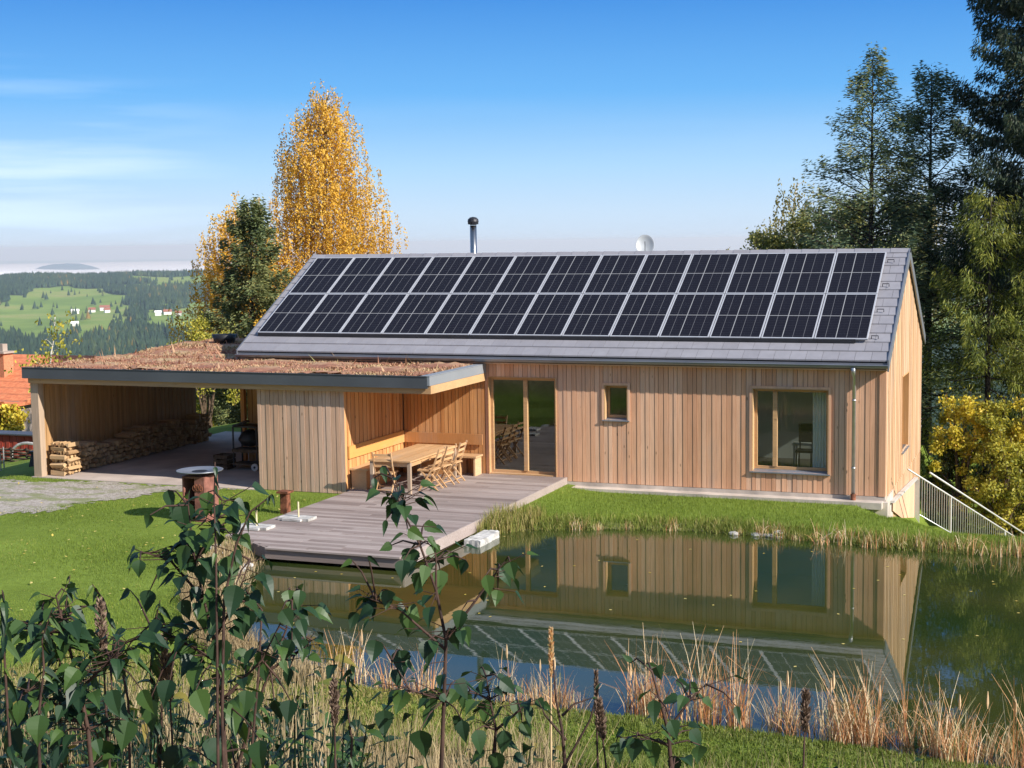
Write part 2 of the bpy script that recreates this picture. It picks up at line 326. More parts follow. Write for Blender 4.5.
# ------------------------------------------------------------------ terrain
POND=np.array([(-7.6,-6.9),(-7.1,-5.7),(-6.43,-5.15),(-6.21,-4.69),(-5.51,-4.37),(-4.23,-3.98),(-2.92,-3.77),(-1.76,-3.89),(-1.02,-3.94),(.79,-4.27),(2.83,-4.21),(6,-4.2),(10,-5),(13,-8),(12,-12.5),(8,-15),(5,-14.9),(3.17,-14.72),(1.69,-14.55),(.36,-14.4),(-.95,-14.3),(-2.54,-14.35),(-4.12,-14.4),(-5.68,-14.1),(-7.3,-13.1),(-8.5,-11.4),(-9.45,-9.6),(-9.75,-8.6),(-9.3,-7.6)])
def poly_sd(X,Y,P):
    d=np.full(X.shape,1e9); ins=np.zeros(X.shape,bool)
    for i in range(len(P)):
        x0,y0=P[i];x1,y1=P[(i+1)%len(P)]
        ex,ey=x1-x0,y1-y0; t=np.clip(((X-x0)*ex+(Y-y0)*ey)/(ex*ex+ey*ey),0,1)
        d=np.minimum(d,np.hypot(X-x0-t*ex,Y-y0-t*ey))
        c=((y0>Y)!=(y1>Y))&(X<(x1-x0)*(Y-y0)/(y1-y0+1e-12)+x0); ins^=c
    return np.where(ins,-d,d)
def sst(x,a,b):
    t=np.clip((x-a)/(b-a),0,1); return t*t*(3-2*t)
WZ=-.06
PR=np.array([(0,0),(60,-8),(150,-30),(400,-75),(1000,-130),(1800,-152),(2200,-150),(3000,-130),(3800,-109),(4500,-80),(5200,-115),(7000,-300),(9000,-440),(60000,-450)],float)
BK=np.array([(-200,30),(-60,14),(-40,7),(-31,4.45),(-28.6,3.95),(-27,3.5),(-23,2.3),(-19,1.05),(-17.2,.38),(-16.2,.02),(-15,-.03),(-10,.0)],float)
def height(X,Y):
    X=np.asarray(X,float);Y=np.asarray(Y,float)
    h=np.where(Y<-10,np.interp(Y,BK[:,0],BK[:,1]),0.)+.11*sst(-X,5.8,7.6)-.03*(1-sst(-X,5.8,7.6))
    wob=.05*np.sin(X*.9+Y*.4)*np.sin(Y*.8-X*.3)+.02*np.sin(X*3.1+1)*np.sin(Y*2.7)
    h=h+wob*np.clip((np.hypot(X+10,Y+2)-6)/8,0.15,1)*sst(-Y,2,8)
    # the lawn falls away left of the carport, behind the house and past the gable
    lf=np.clip(-19.6-X,0,40); h=h-np.where(Y>-10,1,np.clip((Y+24)/14,0,1))*lf*.17
    bh=np.clip(Y-8.5,0,60)*sst(-X,-2,1)*.13; h=h-bh
    sd=sst(X,-.6,.25)*np.clip(Y+1.6+1.2*sst(X,.3,1.5),0,9+1.2*sst(X,.3,1.5))*.215; h=h-sd-sst(X,-.6,.25)*np.clip(Y-7.4,0,30)*.03
    R=np.hypot(X,Y); far=np.interp(R,PR[:,0],PR[:,1])
    behind=sst(Y,-20,60); h=h+(far)*sst(R,50,150)*behind - (1-behind)*0
    s=poly_sd(X,Y,POND) if X.size<400000 else None
    if s is not None:
        inside=np.maximum(WZ-.05-.45*np.clip(-s,0,2.5),-1.4)
        edge=WZ-.02+.30*s
        bl=sst(s,0.,1.0)
        h=np.where(s<0,inside,edge*(1-bl)+h*bl)
    return h
def hz_(x,y): return float(height(np.array([x]),np.array([y]))[0])
def axis(lo,hi,step,far,n):
    a=np.arange(lo,hi+1e-6,step); g=np.geomspace(1,far,n)
    return np.concatenate([lo-g[::-1],a,hi+g])
gx=axis(-30,16,.25,45000,60); gy=axis(-34,14,.25,45000,60)
GX,GY=np.meshgrid(gx,gy); GZ=height(GX,GY)
Rg=np.hypot(GX,GY); GZ=GZ-sst(Rg,700,1000)*8
nx,ny=len(gx),len(gy); idx=np.arange(nx*ny).reshape(ny,nx)
Fg=np.stack([idx[:-1,:-1],idx[:-1,1:],idx[1:,1:],idx[1:,:-1]],-1).reshape(-1,4)
SD=poly_sd(GX,GY,POND)
dry=np.clip(sst(-GY,15.5,17.5)*.85+ (1-sst(np.abs(SD),.0,.7))*.7,0,1); mud=np.where(SD<.05,1.,0)*1.
g=mesh_obj('ground',np.stack([GX,GY,GZ],-1).reshape(-1,3),Fg,'ground',attrs={'dry':dry.ravel(),'mud':mud.ravel()},smooth=True); g['kind']='structure'
# water sheet: the pond outline grown a little into its banks
pc=POND.mean(0); wp=[]
for i in range(len(POND)):
    a=POND[i-1];b=POND[i];c=POND[(i+1)%len(POND)]; t=(c-a)/np.linalg.norm(c-a); nrm=np.array([-t[1],t[0]])
    if poly_sd(np.array([b[0]+nrm[0]*.3]),np.array([b[1]+nrm[1]*.3]),POND)[0]<0: nrm=-nrm
    wp.append((b[0]+nrm[0]*.5,b[1]+nrm[1]*.5,WZ))
w_=mesh_obj('pond_water',wp,[tuple(range(len(wp)))],'water'); w_['kind']='structure'
if w_.data.polygons[0].normal.z<0: w_.data.flip_normals()
# far hills with fields, woods and farms
FIELDS=[[(-1966,2145),(-2039,2341),(-2302,2786),(-2439,3105),(-2457,3154),(-2268,3053),(-2000,2747),(-1798,2467),(-1845,2581),(-1902,2700),(-1825,2650),(-1839,2749),(-1744,2739),(-1425,2231),(-1478,2214),(-1393,2049),(-1327,1955),(-1445,2013),(-1609,2178),(-1599,2136),(-1600,2073),(-1508,1936),(-1660,2051),(-1658,1969),(-1745,1900)],
 [(-2639,3618),(-2483,3587),(-2367,3729),(-2032,3196),(-2193,3210),(-2403,3374)],[(-1702,1997),(-1619,2000),(-1530,1893),(-1556,1846)],
 [(-1100,2300),(-700,2500),(-500,2900),(-900,3100),(-1200,2800)],[(-200,2300),(400,2600),(300,3200),(-300,3000)],[(-3300,2300),(-2900,2700),(-3200,3100),(-3700,2600)]]
WOODS=[[(-1979,2719),(-2052,2851),(-1710,2377),(-1583,2166),(-1682,2280)],[(-1772,2535),(-1952,2836),(-1851,2711),(-1679,2441)]]
FIELDS=[[(x+(x-cx)*k,y+(y-cy)*k*.5) for x,y in P] for P,k in zip(FIELDS,(.22,.3,.5,.2,.2,.2)) for cx,cy in [(sum(q[0] for q in P)/len(P),sum(q[1] for q in P)/len(P))]]
FIELDS.append([(-2150,2050),(-1950,2150),(-1800,2030),(-1850,1930),(-2050,1900)]); FIELDS.append([(-2500,3250),(-2250,3300),(-2150,3180),(-2350,3120)])
def forest_fac(X,Y):
    jx=X+18*np.sin(Y*.021)+9*np.sin(Y*.06+X*.03); jy=Y+18*np.sin(X*.025+1)
    f=np.ones(X.shape)
    for P in FIELDS: f=np.where(poly_sd(jx,jy,np.array(P,float))<0,0,f)
    for P in WOODS: f=np.where(poly_sd(jx,jy,np.array(P,float))<0,1,f)
    return f
azs=np.radians(np.concatenate([np.arange(-75,-48,.5),np.arange(-48,-27,.05),np.arange(-27,40,.5)])); rs=np.concatenate([np.linspace(900,5400,190),np.linspace(5500,9000,20)])
A,Rr=np.meshgrid(azs,rs); HX=np.sin(A)*Rr; HY=np.cos(A)*Rr
def hill_z(X,Y):
    R=np.hypot(X,Y); z=np.interp(R,PR[:,0],PR[:,1])
    z=z+6*np.sin(X*.0042+.4)*np.sin(Y*.0031)+3*np.sin(X*.011+Y*.006)*sst(R,900,1500)+sst(R,3600,4500)*(4*np.sin(np.arctan2(X,Y)*38+.6)+2*np.sin(np.arctan2(X,Y)*97))
    return z
HZ=hill_z(HX,HY); FF=forest_fac(HX,HY)
ii=np.arange(HX.size).reshape(HX.shape); Fh=np.stack([ii[:-1,:-1],ii[:-1,1:],ii[1:,1:],ii[1:,:-1]],-1).reshape(-1,4)[:,::-1]
hl=mesh_obj('hills',np.stack([HX,HY,HZ],-1).reshape(-1,3),Fh,'hills',attrs={'forest':FF.ravel()},smooth=True); hl['kind']='structure'
def far_trees(n,a0,a1,r0,r1):
    a=np.radians(RNG.uniform(a0,a1,n)); r=np.sqrt(RNG.uniform(r0*r0,r1*r1,n)); X=np.sin(a)*r;Y=np.cos(a)*r
    k=forest_fac(X,Y)>.5; k|=RNG.random(n)<.012; X,Y=X[k],Y[k]; n=len(X); Z=hill_z(X,Y)
    h=RNG.uniform(9,21,n); rad=h*RNG.uniform(.2,.32,n); th=RNG.uniform(0,2*PI,n); V=[]
    for q in range(4): V.append(np.stack([X+rad*np.cos(th+q*PI/2),Y+rad*np.sin(th+q*PI/2),Z+h*.12],-1))
    V.append(np.stack([X,Y,Z+h],-1)); V=np.stack(V,1).reshape(-1,3)
    b=np.arange(n)[:,None]*5; F=np.concatenate([b+np.array([[q,(q+1)%4,4]]) for q in range(4)],0)
    cl=np.sin(X*.02)*np.sin(Y*.017); r=np.clip(.45+.2*cl+RNG.normal(size=n)*.22,0,1)
    return V,F,np.repeat(r,5)
V1,F1,R1=far_trees(42000,-46,-29,1300,4700); V2,F2,R2=far_trees(9000,-29,12,3300,4700)
ft=mesh_obj('distant_forest',np.concatenate([V1,V2]),np.concatenate([F1,F2+len(V1)]),'forest_far',rnd=np.concatenate([R1,R2])); ft['kind']='stuff'
tag(ft,'dark blue green conifer forest covering the distant hillsides','forest')
def farm(x,y,w,h,ro,label,red=True):
    z=float(hill_z(np.array([x]),np.array([y]))[0]); t=thing('farmhouse',label,'house',(x,y,z),'farmhouses scattered on the distant hillside')
    m=MB(); c,s=math.cos(ro),math.sin(ro)
    P=lambda a,b,zz:(x+a*c-b*s,y+a*s+b*c,z+zz)
    m.hexa([P(-w/2,-4,-3),P(w/2,-4,-3),P(w/2,4,-3),P(-w/2,4,-3),P(-w/2,-4,h),P(w/2,-4,h),P(w/2,4,h),P(-w/2,4,h)]); m.build('wall','light_house',t)
    m=MB(); m.add([P(-w/2-1,-5,h),P(w/2+1,-5,h),P(w/2+1,5,h),P(-w/2-1,5,h),P(-w/2-1,0,h+4.5),P(w/2+1,0,h+4.5)],[(0,1,5,4),(2,3,4,5),(1,2,5),(3,0,4)])
    m.build('roof','far_red_roof' if red else 'light_house',t)
farm(-1944,2458,15,6,.6,'white farmhouse alone on the left meadow of the distant hill',False)
farm(-1929,2494,13,6,.5,'left red roofed farmhouse of the hamlet above the meadow trees')
farm(-1931,2540,20,7,.6,'middle and largest red roofed farmhouse of the hamlet on the distant hill')
farm(-1878,2477,11,6,.9,'right red roofed farmhouse of the hamlet on the distant hill')
farm(-1677,2114,12,5,.6,'lowest white farmhouse on the left hill meadow beside the wood edge',False)
farm(-1685,2382,12,6,.6,'left pale farmhouse among bushes on the right hill meadow',False)
farm(-1688,2418,15,6,.7,'brown roofed farmhouse in the middle of the right hill meadow group')
farm(-1650,2400,11,5,.5,'right end farmhouse of the right hill meadow group')
farm(-1612,2440,13,5,.6,'rightmost white farmhouse beside the crown of the pine',False)
# blue mountains and a fog bank behind the ridge
def ridge(name,label,cat,r0,r1,a0,a1,zt,zb,mat,kind='structure',ph=0,rough=.3):
    n=240; a=np.radians(np.linspace(a0,a1,n)); t=np.linspace(0,1,n)
    prof=np.sin(np.clip(t,0,1)*PI)**.5*(1-rough+rough*(.5+.3*np.sin(t*17+ph)+.2*np.sin(t*41+ph*2)))
    rows=[]
    for (rr,k) in ((r0,0),(r0+(r1-r0)*.3,.75),((r0+r1)/2,1),(r0+(r1-r0)*.8,.6),(r1,0)):
        rows.append(np.stack([np.sin(a)*rr,np.cos(a)*rr,zb+(zt-zb)*prof*k],-1))
    V=np.concatenate(rows); i=np.arange(5*n).reshape(5,n); F=np.stack([i[:-1,:-1],i[1:,:-1],i[1:,1:],i[:-1,1:]],-1).reshape(-1,4)
    o=mesh_obj(name,V,F,mat,smooth=True); o['kind']=kind
    if kind!='structure': tag(o,label,cat)
    return o
plain('far_rock',(.05,.07,.07),1,0,.1,.001,0,0); plain('fog_white',(.8,.8,.8),1,0,.02,.001,0,0)
ridge('mountain','','',11300,13200,-60,-33.5,-150,-450,'far_rock',ph=1)
ridge('mountain','','',22000,24500,-39.9,-36.8,-228,-450,'far_rock',ph=3,rough=.05)
ridge('mountain','','',15000,21000,-22,10,-90,-450,'far_rock',ph=2)
def fog():
    n=260; a=np.radians(np.linspace(-180,180,n)); rows=[]
    for rr,z in ((9300,-440),(9600,-260),(10200,-178),(12000,-190),(20000,-300),(45000,-449)):
        rows.append(np.stack([np.sin(a)*rr,np.cos(a)*rr,z+ (14*np.sin(a*23)+9*np.sin(a*61+1))*(1 if z>-400 else 0)],-1))
    V=np.concatenate(rows); i=np.arange(6*n).reshape(6,n); F=np.stack([i[:-1,:-1],i[1:,:-1],i[1:,1:],i[:-1,1:]],-1).reshape(-1,4)
    o=mesh_obj('fog_sea',V,F,'fog_white',smooth=True); tag(o,'white sea of valley fog lying behind the wooded ridge','fog',kind='stuff')
fog()
# air
def haze():
    v=[(-46000,-46000,-452),(46000,-46000,-452),(46000,46000,-452),(-46000,46000,-452)]; v+=[(x,y,32) for x,y,_ in v]
    m=bpy.data.materials.new('haze_air'); m.use_nodes=True; t=m.node_tree; t.nodes.remove(t.nodes['Principled BSDF'])
    pvn=t.nodes.new('ShaderNodeVolumePrincipled'); pvn.inputs['Color'].default_value=(.74,.88,1,1); pvn.inputs['Absorption Color'].default_value=(1,1,1,1); pvn.inputs['Density'].default_value=.65e-4; pvn.inputs['Anisotropy'].default_value=.1
    t.links.new(pvn.outputs[0],[n for n in t.nodes if n.type=='OUTPUT_MATERIAL'][0].inputs['Volume'])
    o=mesh_obj('haze',v,[(3,2,1,0),(4,5,6,7),(0,1,5,4),(1,2,6,5),(2,3,7,6),(3,0,4,7)],m); o['kind']='stuff'; tag(o,'thin blue autumn haze filling the whole valley air','haze')
haze()
# ================================================================== HOUSE
class Plane:
    def __init__(s,org,u,n): s.o=Vector(org); s.u=Vector(u); s.n=Vector(n)
    def P(s,a,z,d): return s.o+s.u*a+s.n*d+Vector((0,0,z))
    def box(s,mb,a0,a1,z0,z1,d0,d1,r=None,ztop=None):
        """z1 may differ at both ends (ztop=(za,zb))"""
        za,zb=ztop if ztop else (z1,z1)
        v=[s.P(a0,z0,d0),s.P(a1,z0,d0),s.P(a1,z0,d1),s.P(a0,z0,d1),s.P(a0,za,d0),s.P(a1,zb,d0),s.P(a1,zb,d1),s.P(a0,za,d1)]
        mb.hexa(v,r)
def cut_rects(a0,a1,z0,z1,holes):
    """split a rectangle around holes -> rectangles"""
    A=sorted({a0,a1,*[min(max(h[i],a0),a1) for h in holes for i in (0,1)]}); out=[]
    for x0,x1 in zip(A,A[1:]):
        if x1-x0<1e-4: continue
        mid=(x0+x1)/2; iv=[(z0,z1)]
        for h in holes:
            if h[0]<mid<h[1]:
                nv=[]
                for (p,q) in iv:
                    if h[3]<=p or h[2]>=q: nv.append((p,q)); continue
                    if h[2]>p: nv.append((p,h[2]))
                    if h[3]<q: nv.append((h[3],q))
                iv=nv
        out+=[(x0,x1,p,q) for p,q in iv if q-p>1e-3]
    return out
def boards(mb,pl,a0,a1,z0,top,widths,holes=(),d0=0,th=.022,gap=.009,relief=.016,seed=1):
    rr=random.Random(seed); a=a0;i=0
    while a<a1-.01:
        w=widths[i%len(widths)]*rr.uniform(.93,1.07); b=min(a+w,a1)
        d=th+(relief if i%2 else 0)+rr.uniform(-.0015,.0015); r=rr.random()
        ta=top(a) if callable(top) else top; tb=top(b-gap) if callable(top) else top
        for (x0,x1,p,q) in cut_rects(a,b-gap,z0,max(ta,tb),holes):
            if q>=max(ta,tb)-1e-3:
                f=lambda x:(ta+(tb-ta)*(x-a)/(b-gap-a)); pl.box(mb,x0,x1,p,q,d0,d0+d,r,(f(x0),f(x1)))
            else: pl.box(mb,x0,x1,p,q,d0,d0+d,r)
        a=b;i+=1
XL=-15.0; DEP=7.33; TAN=math.tan(.5192); COS=math.cos(.5192); SIN=math.sin(.5192)
RY0=-.19; RYM=DEP/2
ZR=lambda y: 3.218+(y-.3476)*TAN if y<=RYM else 3.218+(2*RYM-y-.3476)*TAN   # roof top surface
house=thing('wooden_house','long larch clad house with grey tiled gable roof behind the pond','house',(-7.5,3.6,0))
FP=Plane((0,0,0),(-1,0,0),(0,-1,0))      # facade, a runs from the right corner to the left
GP=Plane((0,0,0),(0,1,0),(1,0,0))        # right gable
door_h=(7.09,8.72,.20,2.42); w1_h=(5.44,5.98,1.53,2.29); w2_h=(1.12,2.72,.54,2.30)
gw_h=(3.0,4.25,.62,2.32)
holes=[door_h,w1_h,w2_h]
m=MB()                                    # structural walls behind the boards
for r in cut_rects(0.05,15,.12,2.78,holes): FP.box(m,*r,-.26,-.002,.5)
m.build('wall','interior_dark',house)
zg=lambda y: ZR(y)-.16
m=MB()
for (a,b,p,q) in cut_rects(.02,DEP-.02,-2.2,2.6,[gw_h]): GP.box(m,a,b,p,q,-.26,-.004,.5)
for i in range(16):
    a=.02+(DEP-.04)*i/16;b=.02+(DEP-.04)*(i+1)/16; GP.box(m,a,b,2.602,3,-.26,-.004,.5,(zg(a)-.03,zg(b)-.03))
m.build('wall','interior_dark',house)
m=MB(); boards(m,FP,-.02,8.80,.12,2.80,(.12,.082,.125,.095),holes,0,seed=3,relief=.006,gap=.008); m.build('wall_cladding','facade_larch',house)
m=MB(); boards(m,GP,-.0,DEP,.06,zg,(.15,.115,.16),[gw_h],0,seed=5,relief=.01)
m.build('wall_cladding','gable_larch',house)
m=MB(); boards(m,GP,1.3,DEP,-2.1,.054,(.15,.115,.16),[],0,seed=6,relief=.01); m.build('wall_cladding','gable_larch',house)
m=MB(); m.box(XL,XL+.25,0,DEP,-1.6,2.6); m.box(XL,.0,DEP-.25,DEP-.004,-2.2,2.75); m.build('wall','facade_larch',house)
AL=Plane((0,0,0),(-1,0,0),(0,-1,0))
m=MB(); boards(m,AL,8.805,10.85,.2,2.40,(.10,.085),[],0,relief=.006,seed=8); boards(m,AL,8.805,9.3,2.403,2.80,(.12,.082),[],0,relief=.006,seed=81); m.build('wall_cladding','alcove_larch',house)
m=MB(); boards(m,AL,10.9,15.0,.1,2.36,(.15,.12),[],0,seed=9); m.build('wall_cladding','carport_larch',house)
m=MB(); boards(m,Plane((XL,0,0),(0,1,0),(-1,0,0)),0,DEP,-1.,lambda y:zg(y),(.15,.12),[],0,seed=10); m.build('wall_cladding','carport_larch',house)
m=MB(); m.box(-8.6,.03,-.035,.24,-.6,.112); m.box(-.1,.045,.0,1.3,-.9,.05); m.box(-.1,.045,1.28,DEP,-2.6,-2.05); m.box(-.42,.10,-.16,-.04,-.6,.02)
m.build('plinth','concrete',house)
m=MB(); m.box(-6.8,-.0,-.34,-.037,-.10,.035); m.build('gravel_strip','concrete',house)
# corner boards
m=MB(); m.box(-.10,.034,-.045,-.001,.12,2.76); m.build('corner_board','facade_larch',house)
# ---- interior
m=MB(); m.box(XL+.25,-.26,.26,DEP-.26,.05,.12); m.build('floor','interior_floor',house)
m=MB(); m.box(XL+.25,-.26,.26,DEP-.26,2.62,2.70); m.box(-3.8,-.27,4.65,4.75,.12,2.62); m.box(-3.82,-3.72,.27,4.65,.12,2.62)
m.build('interior_wall','white_plaster',house)
m=MB(); m.box(-12,-6.3,5.6,5.7,.12,2.62); m.box(-6.3,-6.2,.27,5.6,.12,2.62); m.box(-12.1,-12,.27,5.6,.12,2.62); m.build('interior_wall','interior_dark',house)
# ---- roof
roofm=MB()
slope_len=(RYM-RY0)/COS; ncr=13; cl=slope_len/ncr
XR=.07; XLf=-15.13
def tile_side(mb,sgn):
    for c in range(ncr):
        s0=c*cl; s1=s0+cl+.03; lift=.028
        if c==ncr-1: s1=s0+cl
        n=46; w=(XR-XLf)/n; off=(c%2)*w/2
        for k in range(-1,n+1):
            x0=max(XLf,XLf+k*w+off); x1=min(XR,XLf+(k+1)*w+off)-.006
            if x1-x0<.02: continue
            y=lambda s:RY0+s*COS
            def pt(x,s,h):
                yy=RY0+s*COS; z=ZR(RY0)+s*SIN+h
                if sgn<0: yy=2*RYM-yy
                return (x,yy,z)
            v=[pt(x0,s0,-.03+lift),pt(x1,s0,-.03+lift),pt(x1,s1,-.03),pt(x0,s1,-.03),pt(x0,s0,lift),pt(x1,s0,lift),pt(x1,s1,0),pt(x0,s1,0)]
            if sgn<0: v=[v[1],v[0],v[3],v[2],v[5],v[4],v[7],v[6]]
            mb.hexa(v)
tile_side(roofm,1); tile_side(roofm,-1)
roof=roofm.build('roof','roof_tile',house)
m=MB()                                   # roof deck
for sgn in (1,-1):
    def pt(x,y,h):
        z=ZR(y)+h
        return (x,y if sgn>0 else 2*RYM-y,z)
    v=[pt(XLf+.02,RY0+.03,-.17),pt(XR-.02,RY0+.03,-.17),pt(XR-.02,RYM,-.17),pt(XLf+.02,RYM,-.17),pt(XLf+.02,RY0+.03,-.035),pt(XR-.02,RY0+.03,-.035),pt(XR-.02,RYM,-.035),pt(XLf+.02,RYM,-.035)]
    if sgn<0: v=[v[1],v[0],v[3],v[2],v[5],v[4],v[7],v[6]]
    m.hexa(v)
m.build('roof_deck','dark_metal',roof)
m=MB(); n=38
for k in range(n):
    x0=XLf+(XR-XLf)*k/n; x1=x0+(XR-XLf)/n+.03; z=ZR(RYM)
    m.add([(x0,RYM-.13,z-.045),(x0,RYM,z+.055),(x0,RYM+.13,z-.045),(x1,RYM-.125,z-.05),(x1,RYM,z+.045),(x1,RYM+.125,z-.05)],[(0,3,4,1),(1,4,5,2),(0,1,2),(3,5,4)])
m.build('ridge_cap','roof_tile',roof)
for X in (XR,XLf-.03):
    m=MB()
    for sgn in (1,-1):
        def pt(x,y,h): return (x,y if sgn>0 else 2*RYM-y,ZR(y)+h)
        v=[pt(X,RY0-.02,-.19),pt(X+.03,RY0-.02,-.19),pt(X+.03,RYM,-.19),pt(X,RYM,-.19),pt(X,RY0-.02,.045),pt(X+.03,RY0-.02,.045),pt(X+.03,RYM,.045),pt(X,RYM,.045)]
        if sgn<0: v=[v[1],v[0],v[3],v[2],v[5],v[4],v[7],v[6]]
        m.hexa(v)
    m.build('verge_trim','zinc',roof)
m=MB()                                   # half round gutter
gy_,gz_=RY0-.055,ZR(RY0)-.075
for k in range(6):
    a0=PI+PI*k/6;a1=PI+PI*(k+1)/6; R_=.062
    p=lambda a,x,r:(x,gy_+r*math.cos(a),gz_+r*math.sin(a))
    m.add([p(a0,XLf,R_),p(a1,XLf,R_),p(a1,XR+.02,R_),p(a0,XR+.02,R_),p(a0,XLf,R_-.005),p(a1,XLf,R_-.005),p(a1,XR+.02,R_-.005),p(a0,XR+.02,R_-.005)],[(0,1,2,3),(4,7,6,5),(0,3,7,4),(1,5,6,2)],.5)
m.tube([(XLf,gy_-.066,gz_+.002),(XR+.02,gy_-.066,gz_+.002)],.011,6)
m.box(XLf,XR,RY0+.004,RY0+.03,ZR(RY0)-.15,ZR(RY0)-.034)
m.build('gutter','zinc',roof)
m=MB()                                   # soffit board
m.box(XLf+.03,XR-.01,RY0+.03,-.045,2.72,2.745); m.build('soffit','facade_larch',roof)
for c,xx in ((2,-.24),(5,-.24),(8,-.24),(11,-.24)):     # snow hooks at the verge
    m=MB(); s=(c+.3)*cl; y=RY0+s*COS; z=ZR(RY0)+s*SIN
    m.tube([(xx-.1,y,z+.03),(xx-.1,y-.02,z+.09),(xx+.04,y-.02,z+.09),(xx+.04,y-.03,z+.03)],.011,6); m.build('snow_hook','dark_metal',roof)
dp=MB(); dx=-.60
dp.tube([(dx,gy_,gz_-.05),(dx,gy_+.01,gz_-.16),(dx,-.11,gz_-.26),(dx,-.11,.14)],[.062,.045,.04,.04],12); dpo=dp.build('downpipe','galv',house,True)
m=MB(); m.tube([(dx,-.11,.16),(dx,-.11,-.16)],[.055,.055],12); m.build('rusty_foot','rust',dpo,True)
m=MB(); 
for z in (.7,2.1): m.tube([(dx,-.11,z-.02),(dx,-.11,z+.02)],.046,12)
m.build('bracket','galv',dpo,True)
# flue
m=MB(); m.lathe((-10.87,4.4,0),[(.085,4.6),(.085,5.86),(0.0,5.86)],20); fl=m.build('chimney','steel',house,True)
m=MB(); m.lathe((-10.87,4.4,5.87),[(.075,0),(.12,.03),(.145,.09),(.13,.15),(.08,.195),(0.001,.21)],20)
for k in range(14):
    a=2*PI*k/14; m.bar((-10.87+.125*math.cos(a),4.4+.125*math.sin(a),5.89),(-10.87+.125*math.cos(a+.2),4.4+.125*math.sin(a+.2),6.02),.012,.03)
m.build('cowl','dark_metal',fl)
m=MB(); m.lathe((-10.87,4.4,0),[(.13,4.72),(.095,4.86)],20); m.build('flashing','zinc',fl)
# ---- openings
def window(h,name,splits,recess=.11,fw=.055,glass_d=None,handle=False,sill=True,wmat='furn_x'):
    a0,a1,z0,z1=h; wn=MB()
    # outer reveal lining
    for r in ((a0,a0+.018,z0,z1),(a1-.018,a1,z0,z1)): FP.box(wn,*r,-.2,.05)
    FP.box(wn,a0+.018,a1-.018,z1-.018,z1,-.2,.05); 
    if not sill: FP.box(wn,a0+.018,a1-.018,z0,z0+.03,-.2,.03)
    win=wn.build(name,'beam_wood',house)
    fr=MB(); b0,b1,c0,c1=a0+.02,a1-.02,z0+.03,z1-.02; D0,D1=-recess-.07,-recess
    FP.box(fr,b0,b1,c0,c0+fw,D0,D1); FP.box(fr,b0,b1,c1-fw,c1,D0,D1)
    xs=[b0]+[b0+(b1-b0)*s for s in splits]+[b1]
    FP.box(fr,b0,b0+fw,c0+fw+.001,c1-fw-.001,D0,D1); FP.box(fr,b1-fw,b1,c0+fw+.001,c1-fw-.001,D0,D1)
    for s in xs[1:-1]: FP.box(fr,s-fw*.75,s+fw*.75,c0+fw+.001,c1-fw-.001,D0,D1+.02)
    fr.build('frame','beam_wood',win)
    for s0,s1 in zip(xs,xs[1:]):
        g=MB(); e0=s0+(fw if s0==xs[0] else fw*.75); e1=s1-(fw if s1==xs[-1] else fw*.75)
        p=[FP.P(e0-.005,c0+fw-.005,-recess-.035),FP.P(e1+.005,c0+fw-.005,-recess-.035),FP.P(e1+.005,c1-fw+.005,-recess-.035),FP.P(e0-.005,c1-fw+.005,-recess-.035)]
        g.add(p,[(0,1,2,3)]); g.build('glass','glass',win)
    if sill:
        m=MB(); v=[FP.P(a0-.04,z0-.035,.075),FP.P(a1+.04,z0-.035,.075),FP.P(a1+.04,z0-.01,-recess),FP.P(a0-.04,z0-.01,-recess),FP.P(a0-.04,z0-.012,.075),FP.P(a1+.04,z0-.012,.075),FP.P(a1+.04,z0+.028,-recess),FP.P(a0-.04,z0+.028,-recess)]
        m.hexa(v); m.build('sill','zinc',win)
    return win
dw=window(door_h,'door',[.47],.07,.06,sill=False)
m=MB(); m.bar(FP.P(8.0,1.1,-.03),FP.P(8.0,1.22,-.03),.02,.02); m.bar(FP.P(8.0,1.2,-.03),FP.P(8.1,1.2,-.03),.02,.02); m.build('handle','dark_metal',dw)
window(w1_h,'window',[],.13); window(w2_h,'window',[.72],.13,.06)
for h in (w1_h,w2_h):                    # raised casing boards
    m=MB(); a0,a1,z0,z1=h
    FP.box(m,a0-.05,a0-.001,z0-.03,z1+.05,.041,.052); FP.box(m,a1+.001,a1+.05,z0-.03,z1+.05,.041,.052); FP.box(m,a0-.001,a1+.001,z1+.001,z1+.05,.041,.052); m.build('window_casing','facade_larch',house)
# gable window: deep timber reveal, glass set back
m=MB(); a0,a1,z0,z1=gw_h
GP.box(m,a0,a0+.02,z0,z1,-.2,.04); GP.box(m,a1-.02,a1,z0,z1,-.2,.04); GP.box(m,a0+.02,a1-.02,z1-.02,z1,-.2,.04); gwin=m.build('window','alcove_larch',house)
m=MB(); 
for r in ((a0+.02,a0+.08,z0,z1-.02),(a1-.08,a1-.02,z0,z1-.02),(a0+.08,a1-.08,z0,z0+.06),(a0+.08,a1-.08,z1-.08,z1-.02)): GP.box(m,*r,-.24,-.18)
m.build('frame','beam_wood',gwin)
m=MB(); m.add([GP.P(a0+.08,z0+.06,-.21),GP.P(a1-.08,z0+.06,-.21),GP.P(a1-.08,z1-.08,-.21),GP.P(a0+.08,z1-.08,-.21)],[(0,1,2,3)]); m.build('glass','glass',gwin)
m=MB(); m.hexa([GP.P(a0-.03,z0-.05,.07),GP.P(a1+.03,z0-.05,.07),GP.P(a1+.03,z0-.02,-.18),GP.P(a0-.03,z0-.02,-.18),GP.P(a0-.03,z0-.03,.07),GP.P(a1+.03,z0-.03,.07),GP.P(a1+.03,z0,-.18),GP.P(a0-.03,z0,-.18)]); m.build('sill','zinc',gwin)
